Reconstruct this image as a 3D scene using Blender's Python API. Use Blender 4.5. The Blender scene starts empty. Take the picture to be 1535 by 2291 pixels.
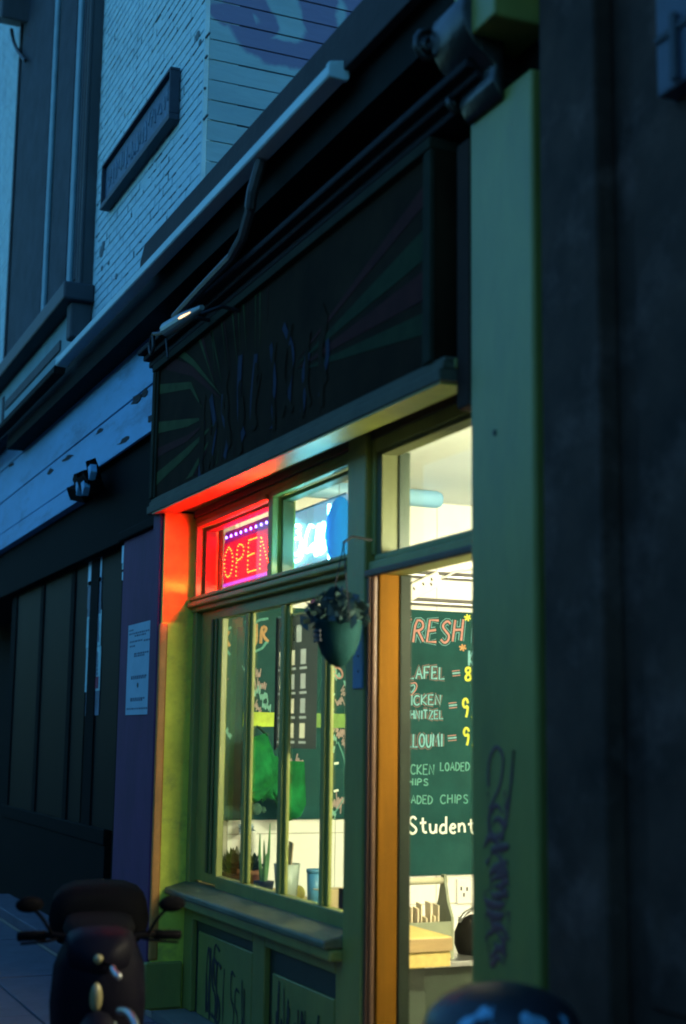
import bpy, bmesh, math, random
from mathutils import Vector, Matrix
random.seed(7)
S = bpy.context.scene
COL = S.collection
R = math.radians

# ------------------------------------------------------------------ camera
YAW, PITCH, ROLL = R(23.6), R(9.11), R(0.73)
FPX = 50.0 / 36.0 * 2291.0
EYE = Vector((0, 0, 1.6))
fw = Vector((-math.cos(YAW) * math.cos(PITCH), math.sin(YAW) * math.cos(PITCH), math.sin(PITCH)))
rt = fw.cross(Vector((0, 0, 1))).normalized()
up = rt.cross(fw)
rt, up = math.cos(ROLL) * rt + math.sin(ROLL) * up, -math.sin(ROLL) * rt + math.cos(ROLL) * up
cd = bpy.data.cameras.new('camera')
cam = bpy.data.objects.new('camera', cd)
COL.objects.link(cam)
M = Matrix((rt, up, -fw)).transposed().to_4x4()
M.translation = EYE
cam.matrix_world = M
cd.sensor_fit = 'VERTICAL'
cd.sensor_height = 36.0
cd.sensor_width = 24.0
cd.lens = 50.0
cd.clip_start = 0.05
cd.clip_end = 2000
cd.dof.use_dof = True
cd.dof.focus_distance = 9.3
cd.dof.aperture_fstop = 1.4
S.camera = cam
S.render.resolution_x, S.render.resolution_y = 686, 1024


def at(px, py, X=None, Y=None, Z=None):
    """measuring helper: the point of the plane X=, Y= or Z= that is seen at a photo pixel"""
    r = fw * FPX + rt * (px - 767.5) - up * (py - 1145.5)
    t = X / r.x if X is not None else Y / r.y if Y is not None else (Z - 1.6) / r.z
    return EYE + r * t


# ------------------------------------------------------------------ world, sun, exposure
W = bpy.data.worlds.new('World')
S.world = W
W.use_nodes = True
nt = W.node_tree
bg = nt.nodes['Background']
sky = nt.nodes.new('ShaderNodeTexSky')
sky.sky_type = 'NISHITA'
sky.sun_disc = False
SUN_EL, SUN_ROT = R(3.0), R(0)
sky.sun_elevation = SUN_EL
sky.sun_rotation = SUN_ROT
sky.altitude = 100
tint = nt.nodes.new('ShaderNodeMix')          # tungsten-balanced film: the whole sky goes blue-cyan
tint.data_type = 'RGBA'
tint.blend_type = 'MULTIPLY'
tint.inputs[0].default_value = 1.0
tint.inputs[7].default_value = (0.30, 0.86, 1.62, 1)
nt.links.new(sky.outputs[0], tint.inputs[6])
nt.links.new(tint.outputs[2], bg.inputs[0])
bg.inputs[1].default_value = 0.15
sl = bpy.data.lights.new('sun', 'SUN')
sl.energy = 0.02
sl.angle = R(10)
sl.color = (1.0, 0.9, 0.8)
sun = bpy.data.objects.new('sun', sl)
COL.objects.link(sun)
sun.location = (-6, 60, 20)
sun.rotation_euler = Vector((0.0, math.cos(SUN_EL), math.sin(SUN_EL))).to_track_quat('Z', 'Y').to_euler()
S.cycles.filter_width = 1.95
S.view_settings.view_transform = 'Standard'
S.view_settings.look = 'None'
S.view_settings.exposure = 2.0
S.view_settings.gamma = 1.0
S.view_settings.use_curve_mapping = False


# ------------------------------------------------------------------ materials
def mat(name, col, rough=0.6, vary=0.15, scale=6.0, bump=0.0, bscale=60.0, metal=0.0, spec=0.5,
        stain=None, stain_amt=0.0, stain_scale=2.0, stretch=(1, 1, 1)):
    m = bpy.data.materials.new(name)
    m.use_nodes = True
    n = m.node_tree.nodes
    L = m.node_tree.links
    b = n['Principled BSDF']
    b.inputs['Roughness'].default_value = rough
    b.inputs['Metallic'].default_value = metal
    b.inputs['Specular IOR Level'].default_value = spec
    tc = n.new('ShaderNodeTexCoord')
    mp = n.new('ShaderNodeMapping')
    mp.inputs['Scale'].default_value = stretch
    L.new(tc.outputs['Object'], mp.inputs[0])
    nz = n.new('ShaderNodeTexNoise')
    nz.inputs['Scale'].default_value = scale
    nz.inputs['Detail'].default_value = 8
    nz.inputs['Roughness'].default_value = 0.65
    L.new(mp.outputs[0], nz.inputs['Vector'])
    cr = n.new('ShaderNodeValToRGB')
    c = Vector(col[:3])
    cr.color_ramp.elements[0].position = 0.3
    cr.color_ramp.elements[1].position = 0.7
    cr.color_ramp.elements[0].color = (*(c * (1 - vary)), 1)
    cr.color_ramp.elements[1].color = (*[min(1, v * (1 + vary)) for v in c], 1)
    L.new(nz.outputs[0], cr.inputs[0])
    out = cr.outputs[0]
    if stain:
        n2 = n.new('ShaderNodeTexNoise')
        n2.inputs['Scale'].default_value = stain_scale
        n2.inputs['Detail'].default_value = 10
        n2.inputs['Roughness'].default_value = 0.7
        L.new(mp.outputs[0], n2.inputs['Vector'])
        r2 = n.new('ShaderNodeValToRGB')
        r2.color_ramp.elements[0].position = 0.52
        r2.color_ramp.elements[1].position = 0.68
        r2.color_ramp.elements[0].color = (0, 0, 0, 1)
        r2.color_ramp.elements[1].color = (stain_amt,) * 3 + (1,)
        L.new(n2.outputs[0], r2.inputs[0])
        mx = n.new('ShaderNodeMix')
        mx.data_type = 'RGBA'
        L.new(r2.outputs[0], mx.inputs[0])
        L.new(out, mx.inputs[6])
        mx.inputs[7].default_value = (*stain, 1)
        out = mx.outputs[2]
    L.new(out, b.inputs['Base Color'])
    if bump:
        n3 = n.new('ShaderNodeTexNoise')
        n3.inputs['Scale'].default_value = bscale
        n3.inputs['Detail'].default_value = 6
        L.new(mp.outputs[0], n3.inputs['Vector'])
        bp = n.new('ShaderNodeBump')
        bp.inputs['Strength'].default_value = bump
        bp.inputs['Distance'].default_value = 0.01
        L.new(n3.outputs[0], bp.inputs['Height'])
        L.new(bp.outputs[0], b.inputs['Normal'])
    return m


def emit(name, col, strength, base=(0.02, 0.02, 0.02)):
    m = bpy.data.materials.new(name)
    m.use_nodes = True
    b = m.node_tree.nodes['Principled BSDF']
    b.inputs['Base Color'].default_value = (*base, 1)
    b.inputs['Emission Color'].default_value = (*col, 1)
    b.inputs['Emission Strength'].default_value = strength
    return m


def glass(name, tint=(0.9, 0.95, 0.93), gloss=0.09):
    m = bpy.data.materials.new(name)
    m.use_nodes = True
    n = m.node_tree.nodes
    L = m.node_tree.links
    n.remove(n['Principled BSDF'])
    t = n.new('ShaderNodeBsdfTransparent')
    t.inputs[0].default_value = (*tint, 1)
    g = n.new('ShaderNodeBsdfGlossy')
    g.inputs['Roughness'].default_value = 0.03
    lw = n.new('ShaderNodeFresnel')
    lw.inputs[0].default_value = 1.45
    mx = n.new('ShaderNodeMixShader')
    ge = n.new('ShaderNodeNewGeometry')
    ma = n.new('ShaderNodeMath')
    ma.operation = 'SUBTRACT'
    ma.use_clamp = True
    L.new(lw.outputs[0], ma.inputs[0])
    L.new(ge.outputs['Backfacing'], ma.inputs[1])
    L.new(ma.outputs[0], mx.inputs[0])
    L.new(t.outputs[0], mx.inputs[1])
    L.new(g.outputs[0], mx.inputs[2])
    L.new(mx.outputs[0], n['Material Output'].inputs[0])
    return m


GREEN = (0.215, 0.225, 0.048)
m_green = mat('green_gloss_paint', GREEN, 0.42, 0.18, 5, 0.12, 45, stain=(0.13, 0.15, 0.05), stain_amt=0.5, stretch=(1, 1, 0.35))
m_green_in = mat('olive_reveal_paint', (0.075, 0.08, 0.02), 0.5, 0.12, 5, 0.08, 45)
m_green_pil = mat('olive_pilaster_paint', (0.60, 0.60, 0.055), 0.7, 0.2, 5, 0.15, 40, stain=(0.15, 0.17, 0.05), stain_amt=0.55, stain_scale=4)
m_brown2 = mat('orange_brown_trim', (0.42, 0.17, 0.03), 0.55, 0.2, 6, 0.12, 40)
m_sill = mat('worn_sill_paint', (0.085, 0.10, 0.05), 0.5, 0.35, 7, 0.25, 30, stain=(0.2, 0.22, 0.14), stain_amt=0.6, stain_scale=5, stretch=(.3, 1, 1))
m_brown = mat('brown_trim_paint', (0.055, 0.024, 0.008), 0.5, 0.2, 6, 0.12, 40, stretch=(1, 1, 0.3))
m_browndk = mat('near_black_brown', (0.03, 0.016, 0.01), 0.8, 0.25, 5, spec=.15)
m_sfdark0 = mat('sooty_moulding_paint', (.03, .034, .018), .8, .3, 6, spec=.1)
m_jamb = mat('varnished_wood_jamb', (0.085, 0.036, 0.001), 0.8, 0.18, 7, 0.1, 40, spec=.08, stretch=(3, 3, 0.3))
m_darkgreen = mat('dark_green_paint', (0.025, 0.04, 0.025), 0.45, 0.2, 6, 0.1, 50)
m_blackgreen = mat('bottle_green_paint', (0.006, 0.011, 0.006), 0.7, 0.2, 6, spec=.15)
m_black = mat('black_fascia_paint', (0.010, 0.010, 0.008), 0.8, 0.3, 4, 0.15, 30, spec=.1, stain=(0.018, 0.02, 0.018), stain_amt=0.6)
m_lead = mat('dark_lead_flashing', (0.025, 0.02, 0.02), 0.85, 0.3, 3, 0.25, 20)
m_gutter = mat('pale_gutter_paint', (0.42, 0.62, 0.62), 0.55, 0.14, 4, 0.1, 30, stain=(0.08, 0.12, 0.14), stain_amt=0.5, stretch=(0.4, 1, 1))
m_brickp = mat('pale_blue_masonry_paint', (0.40, 0.60, 0.66), 0.75, 0.10, 5, 0.35, 60, stain=(0.22, 0.36, 0.42), stain_amt=0.5, stain_scale=3)
m_mortar = mat('painted_mortar', (0.30, 0.47, 0.53), 0.85, 0.15, 8, 0.4, 50)
m_plank = mat('weathered_side_boards', (0.20, 0.36, 0.42), 0.7, 0.16, 4, 0.3, 25, stain=(0.10, 0.2, 0.25), stain_amt=0.6, stretch=(1, 0.25, 1))
m_fascia = mat('blue_fascia_boards', (0.14, 0.40, 0.62), 0.65, 0.16, 3, 0.25, 25, stain=(0.05, 0.10, 0.16), stain_amt=0.7, stain_scale=2.5, stretch=(0.25, 1, 1))
m_peel = mat('bare_rotten_wood', (0.02, 0.02, 0.022), 0.9, 0.4, 20, 0.5, 30)
m_graf = mat('purple_spray_paint', (0.06, 0.075, 0.26), 0.7, 0.25, 6)
m_winframe = mat('grey_blue_window_paint', (0.04, 0.05, 0.06), 0.75, 0.25, 5, 0.1, 30, stretch=(1, 1, 0.3))
m_bead = mat('pale_window_bead', (0.12, 0.24, 0.30), 0.6, 0.2, 5)
m_spandrel = mat('teal_panel_paint', (0.12, 0.26, 0.29), 0.65, 0.18, 4, 0.2, 25, stain=(0.05, 0.11, 0.13), stain_amt=0.5)
m_darkwin = mat('dark_window_glass', (0.005, 0.0045, 0.0045), 0.6, 0.2, 3, spec=.08)
m_sashdark = mat('dusty_dark_glass', (0.04, 0.05, 0.065), 0.7, 0.3, 3, spec=.08)
m_gap = mat('dark_joint', (0.10, 0.15, 0.17), 0.9, 0.4, 20)  # dark tone of the open joints and iron fixings
m_plaque = mat('weathered_cast_plaque', (0.035, 0.085, 0.15), 0.6, 0.4, 14, 0.4, 60)
m_plaqueb = mat('dark_plaque_rim', (0.02, 0.03, 0.05), 0.6, 0.3, 10)
m_night = mat('navy_shopfront_paint', (0.10, 0.024, 0.075), 0.75, 0.25, 4, 0.15, 30, stretch=(1, 1, 0.4))
m_dark = mat('near_black_paint', (0.004, 0.003, 0.0022), 0.85, 0.3, 5, 0.1, 30, spec=.1)
m_paper = mat('white_notice_paper', (0.33, 0.50, 0.55), 0.8, 0.08, 6)
m_ink = mat('printed_ink', (0.08, 0.12, 0.16), 0.8, 0.2, 8)
m_red = mat('red_print', (0.32, 0.05, 0.08), 0.8, 0.2, 8)
m_rwall = mat('dark_neighbour_paint', (0.048, 0.028, 0.019), 0.8, 0.5, 3, 0.35, 14, spec=.2, stain=(0.12, 0.075, 0.06), stain_amt=0.75, stain_scale=3.2)
m_pipe = mat('blue_black_drainpipe', (0.03, 0.022, 0.022), 0.7, 0.3, 8)
m_pave = mat('damp_pavement', (0.085, 0.075, 0.10), 0.75, 0.25, 4, 0.3, 35)
m_joint = mat('pavement_joint', (0.04, 0.045, 0.06), 0.9, 0.2, 8)
m_road = mat('asphalt', (0.05, 0.05, 0.055), 0.85, 0.3, 20, 0.4, 80)
m_white = mat('white_plaster', (0.78, 0.78, 0.74), 0.75, 0.03, 3)
m_tile = mat('white_glazed_tile', (0.80, 0.79, 0.72), 0.22, 0.03, 3)
m_grout = mat('grey_grout', (0.42, 0.40, 0.33), 0.9, 0.1, 9)
m_floor = mat('vinyl_floor', (0.16, 0.15, 0.13), 0.5, 0.15, 5)
m_chalkb = mat('green_chalkboard', (0.007, 0.052, 0.048), 0.7, 0.22, 3, spec=.12, stain=(0.018, 0.075, 0.068), stain_amt=0.5, stain_scale=1.6)
m_cpink = mat('pink_chalk', (0.42, 0.20, 0.17), 0.95, 0.25, 60)
m_cpinkd = mat('smudged_pink_chalk', (0.23, 0.13, 0.11), 0.95, 0.3, 60)
m_palep = mat('pale_pink_chalk', (0.34, 0.24, 0.22), 0.95, 0.3, 60)
m_palet = mat('pale_teal_chalk', (0.16, 0.36, 0.30), 0.95, 0.3, 60)
m_cblue = mat('light_blue_chalk', (0.16, 0.38, 0.40), 0.95, 0.25, 60)
m_cyel = mat('yellow_chalk', (0.50, 0.53, 0.06), 0.95, 0.2, 60)
m_cwhite = mat('white_chalk', (0.72, 0.75, 0.66), 0.95, 0.25, 60)
m_cteal = mat('faint_teal_chalk', (0.09, 0.27, 0.22), 0.95, 0.3, 60)
m_corange = mat('orange_chalk', (0.42, 0.24, 0.10), 0.95, 0.25, 60)
m_rail = mat('black_rail', (0.04, 0.04, 0.035), 0.4, 0.2, 8)
m_steel = mat('brushed_steel', (0.55, 0.57, 0.55), 0.3, 0.1, 30, metal=0.9, stretch=(0.1, 1, 1))
m_plastic = mat('white_plastic', (0.74, 0.73, 0.66), 0.35, 0.03, 5)
m_hole = mat('dark_socket_hole', (0.02, 0.02, 0.02), 0.7, 0.1, 5)
m_wood1 = mat('yellow_pine_plank', (0.42, 0.32, 0.09), 0.55, 0.2, 6, 0.15, 30, stretch=(0.6, 6, 6))
m_wood2 = mat('brown_plank', (0.26, 0.18, 0.07), 0.6, 0.25, 6, 0.15, 30, stretch=(6, 0.5, 6))
m_tote = mat('grey_green_painted_wood', (0.19, 0.22, 0.14), 0.6, 0.15, 8, 0.1, 40)
m_sleeve = mat('cream_paper_sleeve', (0.60, 0.52, 0.33), 0.8, 0.1, 12)
m_menu = mat('black_menu_print', (0.03, 0.03, 0.028), 0.6, 0.2, 5, spec=.1)
m_menuw = mat('cream_menu_print', (0.85, 0.85, 0.70), 0.5, 0.2, 30)
m_menug = mat('grey_menu_print', (0.5, 0.58, 0.6), 0.5, 0.3, 20)
m_apron = mat('bright_green_cloth', (0.006, 0.125, 0.03), 0.9, 0.55, 7, 0.6, 9, spec=.1, stain=(0.012, 0.20, 0.03), stain_amt=0.7, stain_scale=6)
m_apronD = mat('dark_green_felt', (0.02, 0.07, 0.04), 0.9, 0.2, 9)
m_yel = mat('strip_yellow_green', (0.42, 0.55, 0.04), 0.7, 0.35, 9)
m_yel2 = mat('strip_dull_green', (0.16, 0.30, 0.06), 0.7, 0.3, 9)
m_leaf = mat('dark_leaf', (0.018, 0.045, 0.015), 0.5, 0.4, 12)
m_leafl = mat('fleshy_leaf', (0.10, 0.26, 0.09), 0.45, 0.3, 14)
m_terra = mat('terracotta', (0.38, 0.16, 0.06), 0.8, 0.15, 8)
m_soil = mat('potting_soil', (0.02, 0.014, 0.01), 0.95, 0.3, 20)
m_petal = mat('pale_blue_petal', (0.30, 0.42, 0.55), 0.7, 0.15, 9)
m_cup = mat('frosted_grey_beaker', (0.30, 0.36, 0.30), 0.4, 0.1, 6)
m_redcap = mat('red_plastic', (0.62, 0.12, 0.04), 0.4, 0.1, 6)
m_straw = mat('white_straw', (0.75, 0.75, 0.65), 0.5, 0.05, 6)
m_card = mat('brown_cardboard', (0.36, 0.27, 0.14), 0.8, 0.1, 8)
m_bluep = mat('blue_plastic', (0.05, 0.20, 0.34), 0.4, 0.1, 6)
m_lemon = mat('lemon_yellow', (0.58, 0.50, 0.08), 0.5, 0.1, 6)
m_teal = mat('teal_enamel', (0.003, 0.026, 0.026), 0.8, 0.3, 8, 0.2, 30, spec=.1)
m_tealD = mat('dark_teal_pattern', (0.012, 0.03, 0.045), 0.6, 0.2, 10)
m_plate = mat('blue_painted_plate', (0.03, 0.16, 0.33), 0.45, 0.15, 9)
m_disc = mat('blue_acrylic_disc', (0.015, 0.20, 0.42), 0.3, 0.08, 4)
m_signbg = mat('dark_mural_ground', (0.022, 0.013, 0.006), 0.85, 0.4, 3, spec=.05)
m_signleaf = mat('mural_leaf_green', (0.042, 0.060, 0.018), 0.85, 0.3, 8, spec=.1)
m_signleaf2 = mat('mural_deep_green', (0.018, 0.03, 0.011), 0.85, 0.3, 8, spec=.1)
m_signred = mat('mural_maroon', (0.045, 0.010, 0.008), 0.85, 0.3, 8, spec=.1)
m_signblue = mat('mural_blue', (0.025, 0.03, 0.05), 0.85, 0.3, 8, spec=.1)
m_lamp = mat('grey_lamp_housing', (0.16, 0.22, 0.22), 0.35, 0.1, 8, metal=0.3)
m_cable = mat('black_cable', (0.01, 0.01, 0.012), 0.5, 0.1, 8)
m_tag = mat('dark_marker_ink', (0.12, 0.045, 0.045), 0.6, 0.3, 10)
m_tagd = mat('black_marker_ink', (0.03, 0.025, 0.02), 0.7, 0.3, 10)
m_bin = mat('black_bin_plastic', (0.012, 0.013, 0.018), 0.45, 0.3, 10, 0.1, 40)
m_binpaint = mat('blue_spray_paint', (0.16, 0.36, 0.50), 0.8, 0.5, 9)
m_scoot = mat('navy_scooter_paint', (0.0025, 0.0022, 0.006), 0.55, 0.2, 5, spec=.06)
m_rubber = mat('black_rubber', (0.0022, 0.0022, 0.003), 0.9, 0.2, 8, spec=.05)
m_chrome = mat('chrome', (0.4, 0.42, 0.42), 0.3, 0.03, 5, metal=1.0)
m_lens = mat('pale_lens', (0.20, 0.17, 0.08), 0.2, 0.05, 5)
m_smoke = mat('smoked_screen', (0.01, 0.011, 0.013), 0.35, 0.1, 5)
dn = m_disc.node_tree
tr_ = dn.nodes.new('ShaderNodeBsdfTranslucent')
tr_.inputs[0].default_value = (0.03, 0.45, 0.85, 1)
mx_ = dn.nodes.new('ShaderNodeMixShader')
mx_.inputs[0].default_value = 0.75
dn.links.new(dn.nodes['Principled BSDF'].outputs[0], mx_.inputs[1])
dn.links.new(tr_.outputs[0], mx_.inputs[2])
dn.links.new(mx_.outputs[0], dn.nodes['Material Output'].inputs[0])
g_clear = glass('clear_glass')

def translucent(m, col, f):
    n_ = m.node_tree
    t_ = n_.nodes.new('ShaderNodeBsdfTranslucent')
    t_.inputs[0].default_value = (*col, 1)
    x_ = n_.nodes.new('ShaderNodeMixShader')
    x_.inputs[0].default_value = f
    n_.links.new(n_.nodes['Principled BSDF'].outputs[0], x_.inputs[1])
    n_.links.new(t_.outputs[0], x_.inputs[2])
    n_.links.new(x_.outputs[0], n_.nodes['Material Output'].inputs[0])


translucent(m_menu, (.045, .06, .065), .7)
translucent(m_menuw, (.60, .60, .50), .85)
translucent(m_menug, (.35, .40, .42), .85)
e_led = emit('orange_red_led', (1.0, 0.0010, 0.0001), 560)
e_panel = emit('red_led_board_glow', (1.0, 0.012, 0.075), 0.17)
e_vglow = emit('violet_board_glow', (0.5, 0.03, 0.8), 0.06)
e_vio = emit('violet_led', (0.16, 0.10, 1.0), 7)
e_violow = emit('violet_glow_strip', (0.55, 0.10, 0.9), .35)
e_neon = emit('white_neon_tube', (0.22, 0.80, 1.0), 10)
e_neonb = emit('lit_acrylic_backboard', (0.34, 0.62, 0.85), 0.20)
e_tube = emit('warm_white_tube', (1.0, 0.91, 0.60), 200)
e_tube2 = emit('warm_white_tube_far', (1.0, 0.91, 0.62), 60)
e_flood = emit('warm_lamp_slit', (1.0, 0.62, 0.28), .8)


# ------------------------------------------------------------------ object helpers
def link(name, me, m, parent=None):
    o = bpy.data.objects.new(name, me)
    COL.objects.link(o)
    if m is not None and not me.materials:
        me.materials.append(m)
    if parent is not None:
        o.parent = parent
        if parent.type == 'EMPTY':
            o.matrix_parent_inverse = Matrix.Translation(-parent.location)
    return o


def thing(name, label, cat, loc=(0, 0, 0), group=None):
    o = bpy.data.objects.new(name, None)
    o.empty_display_size = 0.1
    o.location = loc
    COL.objects.link(o)
    o['label'] = label
    o['category'] = cat
    if group:
        o['group'] = group
    return o


def tag(o, label, cat, group=None):
    o['label'] = label
    o['category'] = cat
    if group:
        o['group'] = group
    return o


class MB:
    def __init__(self):
        self.v, self.f = [], []

    def add(self, vs, fs):
        k = len(self.v)
        self.v += [tuple(p) for p in vs]
        self.f += [tuple(i + k for i in q) for q in fs]
        return self

    def box(self, x0, x1, y0, y1, z0, z1):
        if x0 > x1: x0, x1 = x1, x0
        if y0 > y1: y0, y1 = y1, y0
        if z0 > z1: z0, z1 = z1, z0
        v = [(x, y, z) for z in (z0, z1) for y in (y0, y1) for x in (x0, x1)]
        return self.add(v, [(0, 2, 3, 1), (4, 5, 7, 6), (0, 1, 5, 4), (2, 6, 7, 3), (0, 4, 6, 2), (1, 3, 7, 5)])

    def hexa(self, a):
        """eight corners: bottom ring of four, then top ring of four"""
        return self.add(a, [(3, 2, 1, 0), (4, 5, 6, 7), (0, 1, 5, 4), (1, 2, 6, 5), (2, 3, 7, 6), (3, 0, 4, 7)])

    def obox(self, c, ax, ay, az):
        c, ax, ay, az = Vector(c), Vector(ax), Vector(ay), Vector(az)
        return self.hexa([c - ax - ay - az, c + ax - ay - az, c + ax + ay - az, c - ax + ay - az,
                          c - ax - ay + az, c + ax - ay + az, c + ax + ay + az, c - ax + ay + az])

    def prism(self, pts, d):
        """a polygon pushed along d"""
        n = len(pts)
        d = Vector(d)
        a = [Vector(p) for p in pts]
        return self.add(a + [p + d for p in a],
                        [tuple(reversed(range(n))), tuple(range(n, 2 * n))] + [(i, (i + 1) % n, n + (i + 1) % n, n + i) for i in range(n)])

    def tube(self, path, r, n=8, flat=None, taper=None, closed=False):
        P = [Vector(p) for p in path]
        if len(P) < 2: return self
        rings = []
        ref = None
        for i, p in enumerate(P):
            if closed:
                t = (P[(i + 1) % len(P)] - P[i - 1])
            else:
                t = (P[min(i + 1, len(P) - 1)] - P[max(i - 1, 0)])
            if t.length < 1e-9: t = Vector((0, 0, 1))
            t.normalize()
            if flat is not None:
                nn = Vector(flat[0])
                a = t.cross(nn)
                a = a.normalized() if a.length > 1e-6 else Vector((1, 0, 0))
                b = nn * flat[1]
            else:
                if ref is None:
                    ref = Vector((0, 0, 1)) if abs(t.z) < 0.9 else Vector((1, 0, 0))
                a = t.cross(ref)
                if a.length < 1e-4:
                    a = t.cross(Vector((1, 0.3, 0.2)))
                a.normalize()
                b = a.cross(t).normalized()
                ref = b
            rr = r * (taper[i] if taper else 1)
            rings.append([p + (a * math.cos(2 * math.pi * k / n) + b * math.sin(2 * math.pi * k / n)) * rr for k in range(n)])
        vs = [q for g in rings for q in g]
        fs = []
        m = len(rings)
        for i in range(m if closed else m - 1):
            j = (i + 1) % m
            for k in range(n):
                fs.append((i * n + k, i * n + (k + 1) % n, j * n + (k + 1) % n, j * n + k))
        if not closed:
            fs.append(tuple(range(n))[::-1])
            fs.append(tuple((m - 1) * n + k for k in range(n)))
        return self.add(vs, fs)

    def lathe(self, c, prof, n=20, axis='z', cap=True):
        c = Vector(c)
        vs, fs = [], []
        for (r, h) in prof:
            for k in range(n):
                a = 2 * math.pi * k / n
                d = {'z': (r * math.cos(a), r * math.sin(a), h), 'y': (r * math.cos(a), h, r * math.sin(a)),
                     'x': (h, r * math.cos(a), r * math.sin(a))}[axis]
                vs.append(c + Vector(d))
        m = len(prof)
        for i in range(m - 1):
            for k in range(n):
                fs.append((i * n + k, i * n + (k + 1) % n, (i + 1) * n + (k + 1) % n, (i + 1) * n + k))
        if cap:
            fs.append(tuple(range(n))[::-1])
            fs.append(tuple((m - 1) * n + k for k in range(n)))
        return self.add(vs, fs)

    def ball(self, c, r, n=8, m=6, s=(1, 1, 1)):
        c = Vector(c)
        prof = [(r * math.sin(math.pi * (i + 0.02) / (m + 0.04)), -r * math.cos(math.pi * (i + 0.02) / (m + 0.04))) for i in range(m + 1)]
        k = len(self.v)
        self.lathe((0, 0, 0), prof, n)
        for i in range(k, len(self.v)):
            p = self.v[i]
            self.v[i] = (c.x + p[0] * s[0], c.y + p[1] * s[1], c.z + p[2] * s[2])
        return self

    def build(self, name, m, parent=None, bevel=0.0, smooth=False):
        me = bpy.data.meshes.new(name)
        me.from_pydata(self.v, [], self.f)
        bm = bmesh.new()
        bm.from_mesh(me)
        bmesh.ops.recalc_face_normals(bm, faces=bm.faces)
        bm.to_mesh(me)
        bm.free()
        if smooth:
            for p in me.polygons: p.use_smooth = True
        o = link(name, me, m, parent)
        if bevel:
            b = o.modifiers.new('bevel', 'BEVEL')
            b.width = bevel
            b.segments = 2
            b.limit_method = 'ANGLE'
        return o


def bx(name, m, parent, x0, x1, y0, y1, z0, z1, bevel=0.003):
    return MB().box(x0, x1, y0, y1, z0, z1).build(name, m, parent, bevel)


def clone(o, parent=None, move=(0, 0, 0)):
    c = o.copy()
    COL.objects.link(c)
    if parent is not None:
        c.parent = parent
    c.location = Vector(o.location) + Vector(move)
    return c


def smooth_path(p, it=2, closed=False):
    P = [Vector(q) for q in p]
    for _ in range(it):
        if len(P) < 3: return P
        Q = [] if closed else [P[0]]
        rng = range(len(P)) if closed else range(len(P) - 1)
        for i in rng:
            a, b = P[i], P[(i + 1) % len(P)]
            Q += [a.lerp(b, 0.25), a.lerp(b, 0.75)]
        if not closed: Q.append(P[-1])
        P = Q
    return P


# ------------------------------------------------------------------ a hand-lettered stroke alphabet
FONT = {
    'A': [[(0, 0), (.28, 1), (.56, 0)], [(.1, .38), (.47, .38)]],
    'C': [[(.55, .85), (.38, 1), (.14, .92), (.0, .6), (.02, .3), (.16, .04), (.38, 0), (.56, .15)]],
    'D': [[(0, 0), (.02, 1)], [(0, 1), (.35, .92), (.55, .6), (.5, .25), (.28, .02), (0, 0)]],
    'E': [[(.5, 1), (.02, 1), (0, 0), (.5, 0)], [(0, .52), (.4, .54)]],
    'F': [[(.5, 1), (.02, 1), (0, 0)], [(0, .52), (.4, .54)]],
    'H': [[(0, 0), (.03, 1)], [(.5, 1), (.5, 0)], [(.02, .5), (.5, .53)]],
    'I': [[(.1, 0), (.12, 1)]],
    'K': [[(0, 0), (.02, 1)], [(.5, 1), (.03, .45), (.52, 0)]],
    'L': [[(.02, 1), (0, 0), (.48, .03)]],
    'M': [[(0, 0), (.08, 1), (.34, .3), (.6, 1), (.68, 0)]],
    'N': [[(0, 0), (.03, 1), (.5, 0), (.52, 1)]],
    'O': [[(.28, 1), (.08, .85), (0, .5), (.08, .14), (.28, 0), (.48, .14), (.56, .5), (.48, .85), (.28, 1)]],
    'P': [[(0, 0), (.02, 1), (.35, .95), (.48, .75), (.35, .52), (.02, .47)]],
    'R': [[(0, 0), (.02, 1), (.35, .95), (.48, .75), (.35, .55), (.02, .5)], [(.2, .5), (.55, 0)]],
    'S': [[(.48, .86), (.3, 1), (.08, .9), (.06, .68), (.3, .5), (.48, .32), (.44, .1), (.22, 0), (.02, .14)]],
    'T': [[(0, 1), (.54, 1)], [(.27, 1), (.27, 0)]],
    'U': [[(0, 1), (.02, .25), (.16, .02), (.36, .02), (.5, .25), (.52, 1)]],
    'Z': [[(.02, 1), (.5, 1), (.02, 0), (.52, 0)]],
    '2': [[(.04, .8), (.2, 1), (.42, .9), (.44, .65), (.05, 0), (.5, .03)]],
    '3': [[(.04, .9), (.3, 1), (.44, .8), (.36, .58), (.18, .52), (.4, .46), (.48, .2), (.3, 0), (.02, .1)]],
    '8': [[(.26, .52), (.06, .7), (.1, .94), (.28, 1), (.44, .92), (.44, .7), (.26, .52), (.04, .3), (.08, .06), (.27, 0), (.47, .08), (.48, .32), (.26, .52)]],
    '9': [[(.46, .75), (.36, .98), (.12, .95), (.04, .68), (.2, .5), (.44, .66), (.42, .3), (.3, 0)]],
    '.': [[(.08, 0), (.12, .05)]],
    '-': [[(.0, .42), (.4, .46)]],
    't': [[(.2, .85), (.2, .1), (.34, 0), (.44, .06)], [(.02, .55), (.4, .58)]],
    'u': [[(0, .55), (.03, .1), (.2, 0), (.36, .12), (.4, .55)], [(.4, .55), (.42, 0)]],
    'd': [[(.4, .45), (.22, .55), (.04, .4), (.04, .1), (.22, 0), (.4, .15)], [(.42, 1), (.42, 0)]],
    'e': [[(.04, .28), (.38, .32), (.34, .52), (.16, .55), (.03, .3), (.1, .05), (.28, 0), (.4, .1)]],
    'n': [[(0, .55), (.02, 0)], [(.02, .35), (.18, .55), (.36, .5), (.4, 0)]],
    'f': [[(.38, .95), (.25, 1), (.17, .8), (.17, 0)], [(0, .55), (.36, .55)]],
}


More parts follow.
